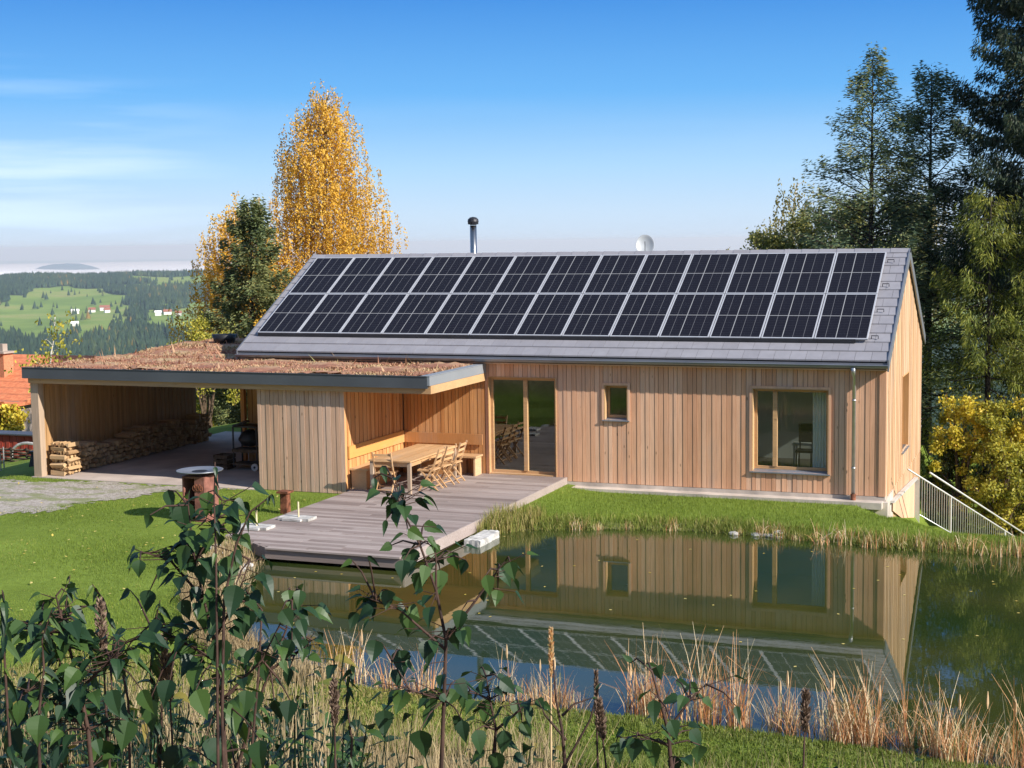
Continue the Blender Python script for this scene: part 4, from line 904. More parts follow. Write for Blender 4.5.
def conifer(name,label,x,y,ztop,rad,zlow,mat,group=None,whorls=34,seed=1,droop=.25,hang=0.,nl=.16,nw=.035,dens=1.,power=.8,gap=.1,lean=0,bark='bark_dark',tone=0.,up=0.,tip=1.,jit=1.):
    rr=random.Random(seed); z0=hz_(x,y); H=ztop-z0; t=thing(name,label,'tree',(x,y,z0),group)
    tr=MB(); tr.tube([(x+lean*k/6,y,z0-.2+(H+.15)*k/6) for k in range(7)],[max(.01,.014*H*(1-k/6.2)) for k in range(7)],8)
    C=[];D=[]
    for i in range(whorls):
        f=(i+rr.random()*.6)/whorls; zb=zlow+(ztop-zlow)*f; nb=rr.choice((4,5,6)); 
        for j in range(nb):
            if rr.random()<gap: continue
            a=2*PI*j/nb+i*1.1+rr.uniform(-.3,.3); Lb=rad*((1-f)**power)*rr.uniform(.68,1.15)*(.6+.4*min(1,(f+.06)*6))+.12
            bx=x+lean*(zb-z0)/H; zj=zb+rr.uniform(-.5,.5)*(ztop-zlow)/whorls*jit; b=Vector((bx,y,min(zj,ztop-.1))); dz=-droop*Lb*(1-f*.9)+up*Lb*f+rr.uniform(-.18,.18)*Lb*jit
            P=[b,b+Vector((math.cos(a)*Lb*.5,math.sin(a)*Lb*.5,dz*.75)),b+Vector((math.cos(a)*Lb,math.sin(a)*Lb,dz*.8+.14*Lb*tip))]
            tr.tube(P,[.008+.012*Lb*.6,.006+.005*Lb,.004],4,cap=False)
            m_=int(70*dens*Lb)+12; u=RNG.random(m_)**.75; u=.12+.88*u
            A0=np.array(P[0]);A1=np.array(P[1]);A2=np.array(P[2])
            Q=np.where(u[:,None]<.5,A0+(A1-A0)*u[:,None]*2,A1+(A2-A1)*(u[:,None]*2-1))
            sp=(1.05-u)*Lb*.42+.08; side=RNG.uniform(-1,1,m_)*sp; sd_=np.array([-math.sin(a),math.cos(a),0])
            hg=-RNG.random(m_)**1.5*hang
            Q=Q+sd_*side[:,None]+np.array([0,0,1])*(hg-np.abs(side)*.15+RNG.normal(size=m_)*(.03+.05*jit))[:,None]
            C.append(Q); d=np.array([math.cos(a),math.sin(a),0])*RNG.uniform(.2,1,m_)[:,None]+sd_*np.sign(side)[:,None]*RNG.uniform(.1,.9,m_)[:,None]+np.array([0,0,-1])*(RNG.uniform(-.1,.35,m_)+(1.6 if hang>0 else 0)*RNG.random(m_))[:,None]
            D.append(d)
    tr.build('trunk',bark,t,True); C=np.concatenate(C);D=np.concatenate(D);n=len(C)
    leaf_obj('crown',C,D,RNG.uniform(.7,1.4,n)*nl,RNG.uniform(.7,1.3,n)*nw,mat,t,1.,tone)
    return t
def bushy(name,label,cat,x,y,ztop,rx,ry,mat,group=None,n=9000,leaf=.09,seed=1,stems=7,zb=None,clumps=34,bark='bark_brown',low=.05):
    rr=random.Random(seed); z0=hz_(x,y) if zb is None else zb; H=ztop-z0; t=thing(name,label,cat,(x,y,z0),group)
    tr=MB(); cc=[]
    for k in range(clumps):
        a=rr.uniform(0,2*PI); f=low+(1-low)*rr.random()**.8; e=math.sqrt(max(.05,1-((f-.42)/.62)**2)); q=math.sqrt(rr.random())
        c=Vector((x+rx*e*q*math.cos(a),y+ry*e*q*math.sin(a),z0+H*min(f,.97)-.05)); cc.append((c,rr.uniform(.10,.24)*min(rx*1.3,H)))
    for k in range(stems):
        c=cc[k%len(cc)][0]; b=Vector((x+rr.uniform(-.15,.15)*rx,y+rr.uniform(-.15,.15)*ry,z0-.1)); mid=b.lerp(c,.5)+Vector((0,0,H*.12)); tr.tube([b,mid,c],[.03+.008*H,.02+.004*H,.008],5,cap=False)
    for c,r_ in cc: tr.tube([c-Vector((0,0,r_)),c+Vector((rr.gauss(0,.3)*r_,rr.gauss(0,.3)*r_,r_*1.3))],[.012,.004],4,cap=False)
    tr.build('trunk' if cat=='tree' else 'stem',bark,t,True)
    per=n//clumps; C=[]
    for c,r_ in cc:
        p=rv(per)*(RNG.random(per)[:,None]**.45)*r_*np.array([1.25,1.25,.95]); p[:,2]+=np.where(RNG.random(per)<.12,RNG.random(per)*r_*1.3,0); C.append(p+np.array(c))
    C=np.concatenate(C); n=len(C); leaf_obj('crown' if cat=='tree' else 'foliage',C,rv(n)+np.array([0,0,-.3]),RNG.uniform(.7,1.3,n)*leaf,RNG.uniform(.5,.8,n)*leaf,mat,t,1.4)
    return t
birch('birch_tree','tall golden weeping birch behind the left end of the roof',-22.7,18.5,11.8,2.9,.4,'birch_gold',strands=1150,leaf=.08,seed=3,per=44)
birch('birch_tree','smaller golden birch leaning left beside the dark pine',-24.9,16.0,7.4,2.4,.6,'birch_gold',strands=380,leaf=.085,seed=8,lean=-.1,per=42)
conifer('pine_tree','bushy dark green pine in front of the two golden birches',-22.85,13.2,6.7,2.15,-1.2,'pine_needles',whorls=46,seed=4,droop=-.2,nl=.15,nw=.05,dens=2.5,power=.62,jit=2.0,gap=.22,up=.8,tone=.2)
bushy('golden_shrub','golden leaved shrub at the foot of the pine behind the green roof','shrub',-20.8,11.8,3.7,1.0,1.0,'birch_gold',n=3500,seed=5)
bushy('golden_shrub','low brown green shrub behind the black tub on the green roof','shrub',-23.4,11.0,3.1,1.2,1.0,'yellow_green',n=3500,seed=6)
conifer('larch_tree','left larch of the pair behind the roof, taller with light top',-1.9,12.5,10.6,3.7,.5,'larch_dark',whorls=56,seed=11,droop=.05,nl=.14,nw=.035,dens=1.25,power=.85,gap=.25,up=.4,tone=.15,jit=2.2)
conifer('larch_tree','right larch of the pair behind the roof, darker and narrower',-.45,14.3,10.3,2.9,.5,'larch_dark',whorls=54,seed=12,droop=.08,nl=.14,nw=.035,dens=1.45,power=.65,gap=.25,up=.35,tone=.05,jit=2.2)
birch('birch_tree','pale thin birch left of the larches behind the roof',-5.75,22,7.9,1.35,3.0,'birch_pale',strands=120,leaf=.10,seed=15,per=22)
birch('birch_tree','pale loose birch directly behind the left larch',-3.6,21,6.9,1.5,2.6,'birch_pale',strands=150,leaf=.10,seed=16,per=22)
birch('birch_tree','low brownish birch between the trunks of the two larches',-1.0,19,7.4,1.5,2.6,'birch_pale',strands=170,leaf=.10,seed=17,per=24)
for (x,y,zt,sd,lb) in ((-6.6,21,5.7,21,'leftmost low leafy tree peeping over the roof ridge'),(-5.0,20.5,6.4,22,'second leafy tree from the left behind the roof ridge'),(-3.3,19.5,6.6,23,'leafy tree under the left larch behind the roof ridge'),(-1.6,19,6.7,24,'leafy tree between the larches behind the roof ridge')):
    bushy('leafy_tree',lb,'tree',x,y,zt,1.35,1.1,'bush_olive',n=6500,seed=sd,leaf=.11,clumps=46,low=.62)
conifer('spruce_tree','huge dark spruce at the right edge of the picture',2.75,13.0,14.6,3.0,3.2,'spruce_dark',whorls=46,seed=31,droop=.28,hang=.22,nl=.14,nw=.035,dens=4.0,power=.35,gap=.16,tip=1.3,jit=1.6)
conifer('larch_tree','yellow green larch with drooping sprays right of the gable',1.45,10.6,6.6,2.1,-1.6,'larch_light',whorls=24,seed=32,droop=.42,hang=.30,nl=.14,nw=.022,dens=2.6,power=.36,gap=.34,tip=1.6,jit=1.5)
conifer('larch_tree','second yellow green larch nearer the right edge of the picture',3.0,10.4,6.2,1.8,-1.6,'larch_light',whorls=22,seed=33,droop=.5,hang=.32,nl=.14,nw=.022,dens=2.6,power=.4,gap=.34,tip=1.5,jit=1.5)
for (x,y,zt,r_,sd,lb) in ((2.8,17,9.5,2.6,42,'dark spruce in the shade between gable and huge spruce'),(5.0,15.5,10.5,2.6,43,'dark spruce partly outside the right edge of the picture')):
    conifer('spruce_tree',lb,x,y,zt,r_,-3.0,'spruce_dark',whorls=34,seed=sd,droop=.3,hang=.2,nl=.17,nw=.045,dens=1.8,power=.6,gap=.12)
for (x,y,zt,rx,sd,mt,lb) in ((.95,8.7,1.45,.75,51,'bush_yellow','yellow bush nearest the gable corner behind the railing'),(1.75,8.6,1.2,.7,52,'yellow_green','big yellow green bush in the middle behind the railing'),(2.6,8.8,1.5,.8,53,'bush_yellow','orange yellow bush at the right edge behind the railing'),(2.0,8.0,.2,.9,54,'yellow_green','olive green bush low behind the railing'),(.5,8.9,-.1,.5,55,'bush_green','small green bush at the gable foot behind the railing'),(3.3,8.4,.3,.9,56,'yellow_green','olive bush at the right edge behind the railing')):
    bushy('autumn_bush',lb,'bush',x,y,zt,rx,.7,mt,n=6500,leaf=.085,seed=sd,clumps=46)
birch('young_birch','small yellow leaved birch rising behind the left end of the green roof',-30.4,12,3.35,1.35,-.6,'yellow_green',strands=75,leaf=.12,seed=61,per=13,cat='tree',slen=(.2,.6))
for (x,y,zt,rx,sd,mt,lb) in ((-25.6,14.5,.45,1.5,63,'yellow_green','bright leafy bush seen through the back of the carport, left'),(-23.3,14.5,.3,1.5,64,'bush_green','olive bush seen through the back of the carport, right'),(-23.9,11,-.75,1.1,65,'bush_green','low green bush just behind the carport slab')):
    bushy('garden_bush',lb,'bush',x,y,zt,rx,1.1,mt,n=6000,leaf=.12,seed=sd,clumps=40)
# ================================================================== NEIGHBOUR
def neighbour():
    x0,x1,y0,yr,y1=-48.0,-36.3,17.0,22,27; ze,zr=-.75,.72; t=thing('red_roofed_house','neighbouring house with orange tiled roof and brick chimney at the left edge','house',(-42,y0,-4))
    m=MB(); m.box(x0,x1-.3,y0+.4,y1-.4,-6,ze-.05); m.build('wall','plaster_tan',t)
    m=MB(); m.add([(x0,y0,ze-.2),(x1,y0,ze-.2),(x1,yr,zr),(x0,yr,zr),(x1,y1,ze-.2),(x0,y1,ze-.2),(x0,y0,ze-.35),(x1,y0,ze-.35)],[(0,1,2,3),(3,2,4,5),(1,4,2),(6,7,1,0)]); rf=m.build('roof','red_roof_tile',t)
    m=MB(); m.box(-39.75,-39.15,19.6,20.2,-.3,.95); c=m.build('chimney','brick_orange',rf)
    m=MB(); m.box(-39.87,-39.03,19.48,20.32,.952,1.03); m.box(-39.6,-39.3,19.75,20.05,1.032,1.35); m.build('chimney_cap','plaster_tan',rf)
    m=MB(); 
    for xx in (-38.4,-40.6): m.box(xx,xx+.9,y0+.36,y0+.398,-3.1,-2.0)
    m.build('window','dark_glass',t)
    def vine(nm,lb,mat,xa,xb,za,zb,n,sd):
        t2=thing(nm,lb,'climbing plant',((xa+xb)/2,y0,-3.5)); m=MB()
        for k in range(7): xx=xa+(xb-xa)*(k+.5)/7; m.tube([(xx,y0+.3,-4),(xx+.2*math.sin(k),y0+.2,(za+zb)/2),(xx-.2,y0+.1,zb)],.03,4,cap=False)
        m.build('stem','bark_brown',t2)
        C=np.stack([RNG.uniform(xa,xb,n),y0+.1+RNG.normal(size=n)*.22,RNG.uniform(0,1,n)],-1); C[:,2]=za+(zb-za)*C[:,2]+.25*np.sin(C[:,0]*3)*(C[:,2]<.4)
        leaf_obj('foliage',C,rv(n)+np.array([0,0,-.6]),RNG.uniform(.12,.24,n),RNG.uniform(.1,.18,n),mat,t2)
    vine('red_vine','dark red creeper covering the wall under the neighbouring orange roof','vine_red',-41,-37.1,-2.0,-.85,4200,1)
    vine('yellow_vine','golden creeper at the corner of the neighbouring house beside the carport post','bush_yellow',-37.15,-36.3,-2.6,-.9,1500,2)
    t=thing('red_shed','low shed with red vertical boards below the neighbouring house','shed',(-31,9.5,-3))
    m=MB(); boards(m,Plane((-28.6,9.5,0),(-1,0,0),(0,-1,0)),0,4.5,-3.2,-.92,(.16,),[],0,seed=21); m.build('wall','red_boards',t)
    m=MB(); m.hexa([(-33.3,9.36,-.915),(-28.4,9.36,-.915),(-28.4,10.0,-.90),(-33.3,10.0,-.90),(-33.3,9.36,-.87),(-28.4,9.36,-.87),(-28.4,10.0,-.855),(-33.3,10.0,-.855)]); m.build('roof','fascia_grey',t)
    t=thing('garden_arch','pale rounded arch standing before the red shed','arch',(-28.9,8.9,-3)); m=MB()
    m.tube([(-29.8,8.9,-3.2)]+[(-29.1-.7*math.cos(a*PI/10),8.9,-1.5+.42*math.sin(a*PI/10)) for a in range(11)]+[(-28.4,8.9,-3.2)],.05,6); m.build('hoop','pale_stone',t)
    t=thing('wicker_fence','low dark woven fence below the red shed','fence',(-27,5.5,-2))
    for k in range(9):
        m=MB(); xx=-29.4+k*.6; m.tube([(xx,5.6,-2.6),(xx,5.6,-.68)],.035,6); m.build('post','bark_dark',t)
    m=MB()
    for k in range(9): m.tube([(-29.5+j*.3,5.6+.04*(-1)**(j+k),-.75-.09*k) for j in range(18)],.035,5)
    m.build('woven_panel','bark_brown',t)
neighbour()
def tramp():
    t=thing('trampoline','blue padded garden trampoline with upright poles at the left picture edge','trampoline',(-23.6,.3,-.6))
    c=Vector((-24.75,.35,0)); gz=hz_(c.x,c.y)
    m=MB(); m.lathe((c.x,c.y,gz+.10),[(1.25,0),(1.55,.01),(1.56,-.2),(1.55,-.2),(1.25,-.03)],36); m.build('pad','blue_pad',t); m=MB(); m.lathe((c.x,c.y,gz+.09),[(.001,0),(1.26,0)],36); m.build('mat','black_plastic',t)
    for k in range(8):
        a=k*PI/4+.25; x,y=c.x+1.6*math.cos(a),c.y+1.6*math.sin(a); m=MB(); m.tube([(x,y,gz-.1),(x,y,gz+.75)],.02,6); m.build('pole','galv',t)
tramp()
m=MB(); gx_,gy_2=-21.7,.75; gz=hz_(gx_,gy_2); m.hexa([(gx_-.32,gy_2-.32,gz-.1),(gx_+.32,gy_2-.32,gz-.1),(gx_+.32,gy_2+.32,gz-.1),(gx_-.32,gy_2+.32,gz-.1),(gx_-.26,gy_2-.26,gz+.3),(gx_+.26,gy_2-.26,gz+.3),(gx_+.26,gy_2+.26,gz+.3),(gx_-.26,gy_2+.26,gz+.3)])
cbn=thing('compost_bin','black compost bin on the grass left of the carport post','bin',(gx_,gy_2,gz)); m.build('body','black_plastic',cbn)
m=MB(); m.box(gx_-.3,gx_+.3,gy_2-.3,gy_2+.3,gz+.302,gz+.36); m.build('lid','black_plastic',cbn)
# ================================================================== GRAVEL DRIVE
def drive():
    P=np.array([(-13.2,-3.0),(-14.9,-3.8),(-15.2,-5.0),(-15.8,-6.3),(-17.0,-7.9),(-21,-8.9),(-26,-10),(-26,-5.3),(-20.5,-4.0),(-19.1,-3.5),(-17.2,-3.2),(-14.8,-3.04)],float)
    xs=np.arange(-26,-13.4,.11); ys=np.arange(-10.2,-3.03,.11); X,Y=np.meshgrid(xs,ys); s=poly_sd(X,Y,P)+.22*np.sin(X*2.3)*np.sin(Y*3.1)+RNG.normal(size=X.shape)*.10
    Z=height(X,Y)+.012; i=np.arange(X.size).reshape(X.shape); F=np.stack([i[:-1,:-1],i[:-1,1:],i[1:,1:],i[1:,:-1]],-1); F=F[s[:-1,:-1]<-.05]
    o=mesh_obj('gravel_drive',np.stack([X,Y,Z],-1).reshape(-1,3),F.reshape(-1,4),'gravel'); o['kind']='structure'; return P
DRV=drive()
# ================================================================== GRASS
def blades(name,label,X,Y,h,w,mat,kind='stuff',lean=.5,rb=None,cat='grass',Z=None,seg2=False):
    n=len(X); Z=height(X,Y)-.01 if Z is None else Z; th=RNG.uniform(0,2*PI,n); ph=RNG.uniform(0,2*PI,n); le=RNG.uniform(.1,1,n)*lean*h
    wx,wy=np.cos(th)*w/2,np.sin(th)*w/2; lx,ly=np.cos(ph)*le,np.sin(ph)*le
    if seg2:
        V=np.stack([np.stack([X-wx,Y-wy,Z],-1),np.stack([X+wx,Y+wy,Z],-1),np.stack([X+wx*.8+lx*.35,Y+wy*.8+ly*.35,Z+h*.6],-1),np.stack([X-wx*.8+lx*.35,Y-wy*.8+ly*.35,Z+h*.6],-1),np.stack([X+lx,Y+ly,Z+h*(1-.25*le/h)],-1)],1).reshape(-1,3)
        b=np.arange(n)[:,None]*5; F=np.concatenate([b+[[0,1,2]],b+[[0,2,3]],b+[[3,2,4]]]); k=5
    else:
        V=np.stack([np.stack([X-wx,Y-wy,Z],-1),np.stack([X+wx,Y+wy,Z],-1),np.stack([X+lx,Y+ly,Z+h],-1)],1).reshape(-1,3); F=np.arange(n*3).reshape(-1,3); k=3
    r=np.clip((.45+.2*np.sin(X*1.3+1)*np.sin(Y*1.7)+RNG.normal(size=n)*.17) if rb is None else rb,0,1)
    o=mesh_obj(name,V,F,mat,rnd=np.repeat(r,k)); tag(o,label,cat,kind=kind); return o
DP=np.array([(-10.84,-2.9),(-10.76,-6.6),(-10.62,-7.78),(-9.5,-8.52),(-6.85,-8.52),(-6.85,.1),(-10.9,.1)],float)
def scatter(n,x0,x1,y0,y1,fn): 
    X=RNG.uniform(x0,x1,n);Y=RNG.uniform(y0,y1,n); k=fn(X,Y); return X[k],Y[k]
okland=lambda X,Y:(poly_sd(X,Y,POND)>.0)&(poly_sd(X,Y,DP)>.04)
X,Y=scatter(210000,-23,-6.9,-17,-2.95,lambda X,Y:okland(X,Y)&(poly_sd(X,Y,DRV)>-.1-.5*RNG.random(len(X))**3)&~((Y>-3.05)&(X>-19.1)&(X<-12.9)))
blades('lawn_grass','short mown green lawn left of the deck and pond',X,Y,RNG.uniform(.02,.055,len(X))*(1+.5*np.sin(X*.9)*np.sin(Y*1.3+X*.4)),.010,'grass_green',rb=.42+.24*np.sin(X*.8+1)*np.sin(Y*1.1)+.12*np.sin(X*2.9)*np.sin(Y*3.3)+RNG.normal(size=len(X))*.2+.5*(RNG.random(len(X))<.05))
X,Y=scatter(60000,-7.0,6,-4.5,-.05,lambda X,Y:okland(X,Y)&~((X>-8.4)&(X<0)&(Y>-.36)))
blades('bank_grass','bright green grass strip between the house and the pond',X,Y,RNG.uniform(.03,.09,len(X))*(1+.8*sst(-Y,2.6,3.6)),.010,'grass_green')
sh=poly_sd
X,Y=scatter(170000,-7.4,9,-5.4,-2.5,lambda X,Y:(np.abs(poly_sd(X,Y,POND)-.22)<.34)&(poly_sd(X,Y,DP)>.05))
k=RNG.random(len(X))<.22+.2*np.sin(X*3.1)*np.sin(X*1.3+2); X,Y=X[k],Y[k]
blades('bank_fringe','long yellowing grass hanging over the far bank of the pond',X,Y,RNG.uniform(.05,.26,len(X)),.012,'grass_long',lean=.9,seg2=True,rb=.35+.35*RNG.random(len(X))+.25*(RNG.random(len(X))<.2))
X,Y=scatter(26000,-8.2,-6.0,-5.6,-3.2,lambda X,Y:okland(X,Y)&(np.abs(poly_sd(X,Y,POND))<.8))
k=RNG.random(len(X))<.3; X,Y=X[k],Y[k]; blades('corner_reeds','pale tall grass in the corner between deck and far bank',X,Y,RNG.uniform(.12,.42,len(X)),.012,'grass_long',lean=.4,seg2=True,rb=.5+.5*RNG.random(len(X)))
# left shore dry fringe
X,Y=scatter(120000,-11.2,-5.0,-15.5,-7.9,lambda X,Y:(np.abs(poly_sd(X,Y,POND)-.15)<.5)&(poly_sd(X,Y,DP)>.1))
k=RNG.random(len(X))<.32; X,Y=X[k],Y[k]; blades('shore_fringe','reddish dry sedge fringe along the left shore of the pond',X,Y,RNG.uniform(.08,.38,len(X)),.012,'dry_grass',lean=.6,seg2=True)
# near bank
X,Y=scatter(150000,-9,6,-19.5,-14.45,lambda X,Y:(poly_sd(X,Y,POND)>.02)&(Y>-19))
rb=np.clip(.32+.35*sst(-X,0.5,4)+RNG.normal(size=len(X))*.18,0,1)
blades('near_bank_grass','long yellow green grass on the near bank of the pond',X,Y,RNG.uniform(.05,.15,len(X))*(.55+.9*sst(-Y,15,16.5)),.011,'grass_long',lean=.8,seg2=True,rb=rb)
# fallen leaves on the lawn
n=330; X,Y=scatter(n,-20,-9.5,-15.5,-3,okland); Z=height(X,Y)+.045; C=np.stack([X,Y,Z],-1); D=rv(len(X)); D[:,2]*=.2
V,F=quads(C,D,np.tile([[.1,.1,1.]],(len(X),1)),.06,.045); o=mesh_obj('fallen_leaves',V,F,'fallen_leaf',rnd=np.repeat(RNG.random(len(X)),4)); tag(o,'yellow fallen leaves scattered over the lawn','leaves',kind='stuff')
n=70; X=RNG.uniform(-9,4,n); Y=RNG.uniform(-14,-4.5,n); k=poly_sd(X,Y,POND)<-.1; X,Y=X[k],Y[k]; C=np.stack([X,Y,np.full(len(X),WZ+.004)],-1); D=rv(len(X)); D[:,2]=0
V,F=quads(C,D,np.tile([[0,0,1.]],(len(X),1)),.06,.04); o=mesh_obj('floating_leaves',V,F,'fallen_leaf',rnd=np.repeat(RNG.random(len(X)),4)); tag(o,'few small yellow leaves floating on the pond','leaves',kind='stuff')
# ---- reeds
def reed_mesh(seed,n,hm,spread,mat='reed_dry',heads=True):
    r=np.random.default_rng(seed); V=[];F=[];R=[]
    for k in range(n):
        a=r.uniform(0,2*PI); q=spread*math.sqrt(r.random()); bx,by=q*math.cos(a),q*math.sin(a); h=hm*r.uniform(.45,1.1); le=h*r.uniform(.05,.5); ph=r.uniform(0,2*PI); w=r.uniform(.004,.010); th=r.uniform(0,PI); rn=r.random(); bend=r.random()<.18
        b=len(V); S=5
        for s in range(S):
            f=s/(S-1); zz=h*f if not (bend and f>.7) else h*(.7-(f-.7)*.9); ww=w*(1-f*.85); xx=bx+math.cos(ph)*le*f*f*(2.2 if bend else 1); yy=by+math.sin(ph)*le*f*f*(2.2 if bend else 1)
            V+=[(xx-math.cos(th)*ww,yy-math.sin(th)*ww,zz),(xx+math.cos(th)*ww,yy+math.sin(th)*ww,zz)]; R+=[rn,rn]
            if s: F.append((b+2*s-2,b+2*s-1,b+2*s+1,b+2*s))
        if heads and r.random()<.008:
            b=len(V); t_=(bx+math.cos(ph)*le,by+math.sin(ph)*le,h)
            for s,(ww,dz) in enumerate(((.006,-.02),(.016,.04),(.013,.1),(.004,.17))): V+=[(t_[0]-ww,t_[1],t_[2]+dz),(t_[0]+ww,t_[1],t_[2]+dz),(t_[0],t_[1]-ww,t_[2]+dz),(t_[0],t_[1]+ww,t_[2]+dz)]; R+=[.62]*4
            for s in range(3):
                for (p,q2) in ((0,2),(2,1),(1,3),(3,0)): F.append((b+4*s+p,b+4*s+q2,b+4*s+4+q2,b+4*s+4+p))
    me=bpy.data.meshes.new('reed_clump'); me.from_pydata(V,[],F); me.update(); a_=me.attributes.new('rnd','FLOAT','POINT'); a_.data.foreach_set('value',R); me.materials.append(M(mat)); return me
RM=[reed_mesh(k,44,.70,.2) for k in range(6)]; RT=[reed_mesh(20+k,44,.98,.15) for k in range(4)]; RS=[reed_mesh(40+k,40,.36,.2) for k in range(3)]
def reed(x,y,me,s,label,group):
    o=bpy.data.objects.new('reed_clump',me); COL.objects.link(o); o.location=(x,y,hz_(x,y)-.02); o.rotation_euler=(0,0,random.uniform(0,6.28)); o.scale=(s,s,s*random.uniform(.9,1.12)); tag(o,label,'reeds',group)
shore=[(-4.9,-14.2),(-4.3,-14.3),(-3.6,-14.3),(-2.7,-14.25),(-2.1,-14.25),(-1.1,-14.2),(-.5,-14.25),(0,-14.28),(.27,-14.3),(.9,-14.4),(1.3,-14.45),(1.65,-14.45),(2.2,-14.55),(2.7,-14.6),(3.2,-14.65),(3.8,-14.7),(4.6,-14.8)]
for i in range(16): u=random.uniform(0,5); k=int(u); a=shore[k];b=shore[k+1]; f=u-k; reed(a[0]+(b[0]-a[0])*f,a[1]+(b[1]-a[1])*f+random.uniform(-.15,.15),random.choice(RS if i%3 else RM),random.uniform(.8,1.05),'short pinkish dry reed clump on the left half of the near shore','short dry reed clumps on the left half of the near shore')
for i in range(32): u=random.uniform(5,15.9); k=int(u); a=shore[k];b=shore[k+1]; f=u-k; reed(a[0]+(b[0]-a[0])*f,a[1]+(b[1]-a[1])*f+random.uniform(-.12,.3),random.choice(RM+RM+RT),random.uniform(.75,1.1),'orange brown dry reed clump standing on the right half of the near shore','orange dry reed clumps on the right half of the near shore')
for (px_,sc_r) in ((645,1.25),(668,1.0),(830,1.15),(848,1.0),(905,1.0),(700,1.05)):
    p=at(px_,712,14.6); reed(p.x,-14.3,random.choice(RT),sc_r,'tall orange reed clump rising above the others on the right near shore','tall reed clumps on the right near shore')
for x in list(np.arange(-5.6,4.4,.42)):
    yb=np.interp(x,[-6.4,-5.6,-4.3,-3,-1.9,-1,.76,2.8,6],[-4.9,-4.4,-4.0,-3.8,-3.88,-3.95,-4.25,-4.2,-4.2]); 
    if random.random()<.45 and x<-2.5: continue
    reed(x+random.uniform(-.15,.15),yb+random.uniform(-.05,.15),random.choice(RS),random.uniform(.5,1.0)*(1.35 if x>-.8 else .9),'dry yellow reed clump at the far bank below the house wall','dry reed clumps along the far bank')
# ================================================================== FOREGROUND SAPLINGS ON THE HILLSIDE
def leaf_geo(mb,base,d,nrm,Ln,Wd,r,curl=.12):
    """ovate pointed leaf: folded along the midrib, tip drooping"""
    d=Vector(d).normalized(); s=d.cross(Vector(nrm)).normalized(); n=s.cross(d).normalized(); base=Vector(base); fold=random.uniform(-.12,.12)
    st=[(0,0),(.04,.36),(.10,.60),(.19,.76),(.22,.70),(.32,.78),(.35,.70),(.46,.66),(.49,.58),(.62,.47),(.65,.40),(.78,.24),(.90,.09),(1,0)]
    mid=[];lf=[];rt=[]
    for f,w in st:
        c=base+d*Ln*f-Vector((0,0,1))*Ln*curl*f*f*1.6; wj=w*(1+random.uniform(-.05,.05))*Wd*.5/.78; c=c+n*(fold*math.sin(f*3.1)*Ln)
        mid.append(c); lf.append(c+s*wj+n*wj*.28); rt.append(c-s*wj+n*wj*.28)
    vs=mid+lf[1:-1]+rt[1:-1]; k=len(st); fs=[]; L0=k;R0=k+k-2
    for i in range(k-1):
        a,b=i,i+1; la=L0+i-1 if i>0 else a; lb=L0+i if i<k-2 else b; ra=R0+i-1 if i>0 else a; rb_=R0+i if i<k-2 else b
        f1=[a,b,lb,la]; f2=[a,ra,rb_,b]
        fs.append(tuple(dict.fromkeys(f1))); fs.append(tuple(dict.fromkeys(f2)))
    mb.add(vs,fs,r)
def sapling(label,d,stems,leaves,nrand=0,size=.07,droop=.8,name='sapling',cat='sapling',thick=.006,tone=(.1,.8),small=False,twigs=True):
    """stems: polylines of (photo px, photo py, extra depth); leaves: (px,py,length px,angle deg)"""
    rr=random.Random(len(label)*7+int(d*100)); base=at(stems[0][0][0],stems[0][0][1],d); bz=hz_(base.x,base.y)
    t=thing(name,label,cat,(base.x,base.y,bz)); m=MB(); lm=MB(); allp=[]
    for k,st in enumerate(stems):
        P=[at(q[0],q[1],d+(q[2] if len(q)>2 else 0)) for q in st]
        if k==0: P=[Vector((P[0].x+.03,P[0].y,min(bz-.05,P[0].z-.3)))]+P
        n=len(P); th=thick*(1 if k==0 else .6); m.tube(P,[th*(1-.75*i/(n-1)) for i in range(n)],6,cap=False); allp.append(P)
    for q in leaves:
        px_,py_,ln,an=q[:4]; dd=d+rr.uniform(-.12,.12); b=at(px_,py_,dd); a=math.radians(an); dv=(CR*math.cos(a)-CU*math.sin(a))+CFW*rr.uniform(-.35,.35); nn=-CFW+Vector((rr.uniform(-.5,.5),rr.uniform(-.5,.5),rr.uniform(-.2,.7)))
        Ln=ln/CF*dd*.54; leaf_geo(lm,b,dv,nn,Ln,Ln*rr.uniform(.62,.85)*(q[4] if len(q)>4 else 1),rr.uniform(*tone),.05)
        if twigs:
            best=min((p for P in allp for p in P),key=lambda p:(p-b).length); m.tube([best,best.lerp(b,.6)+Vector((0,0,.01)),b],[.0025,.002,.0012],4,cap=False)
    for i in range(nrand):
        P=rr.choice(allp); k=rr.randrange(2 if P is allp[0] else 1,len(P)) if len(P)>2 else 1; f=rr.random(); p=P[k-1].lerp(P[k],f)
        a=rr.uniform(0,2*PI); out=Vector((math.cos(a),math.sin(a),rr.uniform(-.2,.5))); tw=p+out*rr.uniform(.02,.07); m.tube([p,tw],[.0012,.0008],4,cap=False)
        dv=out+Vector((0,0,-droop*rr.uniform(.3,1.3))); L_=size*rr.uniform(.6,1.15); leaf_geo(lm,tw,dv,Vector((rr.uniform(-.6,.6),rr.uniform(-.8,.2),1)),L_,L_*rr.uniform(.6,.85),rr.uniform(*tone),.15)
    m.build('stem','twig',t,True); lm.build('leaves','young_leaf',t)
    return t
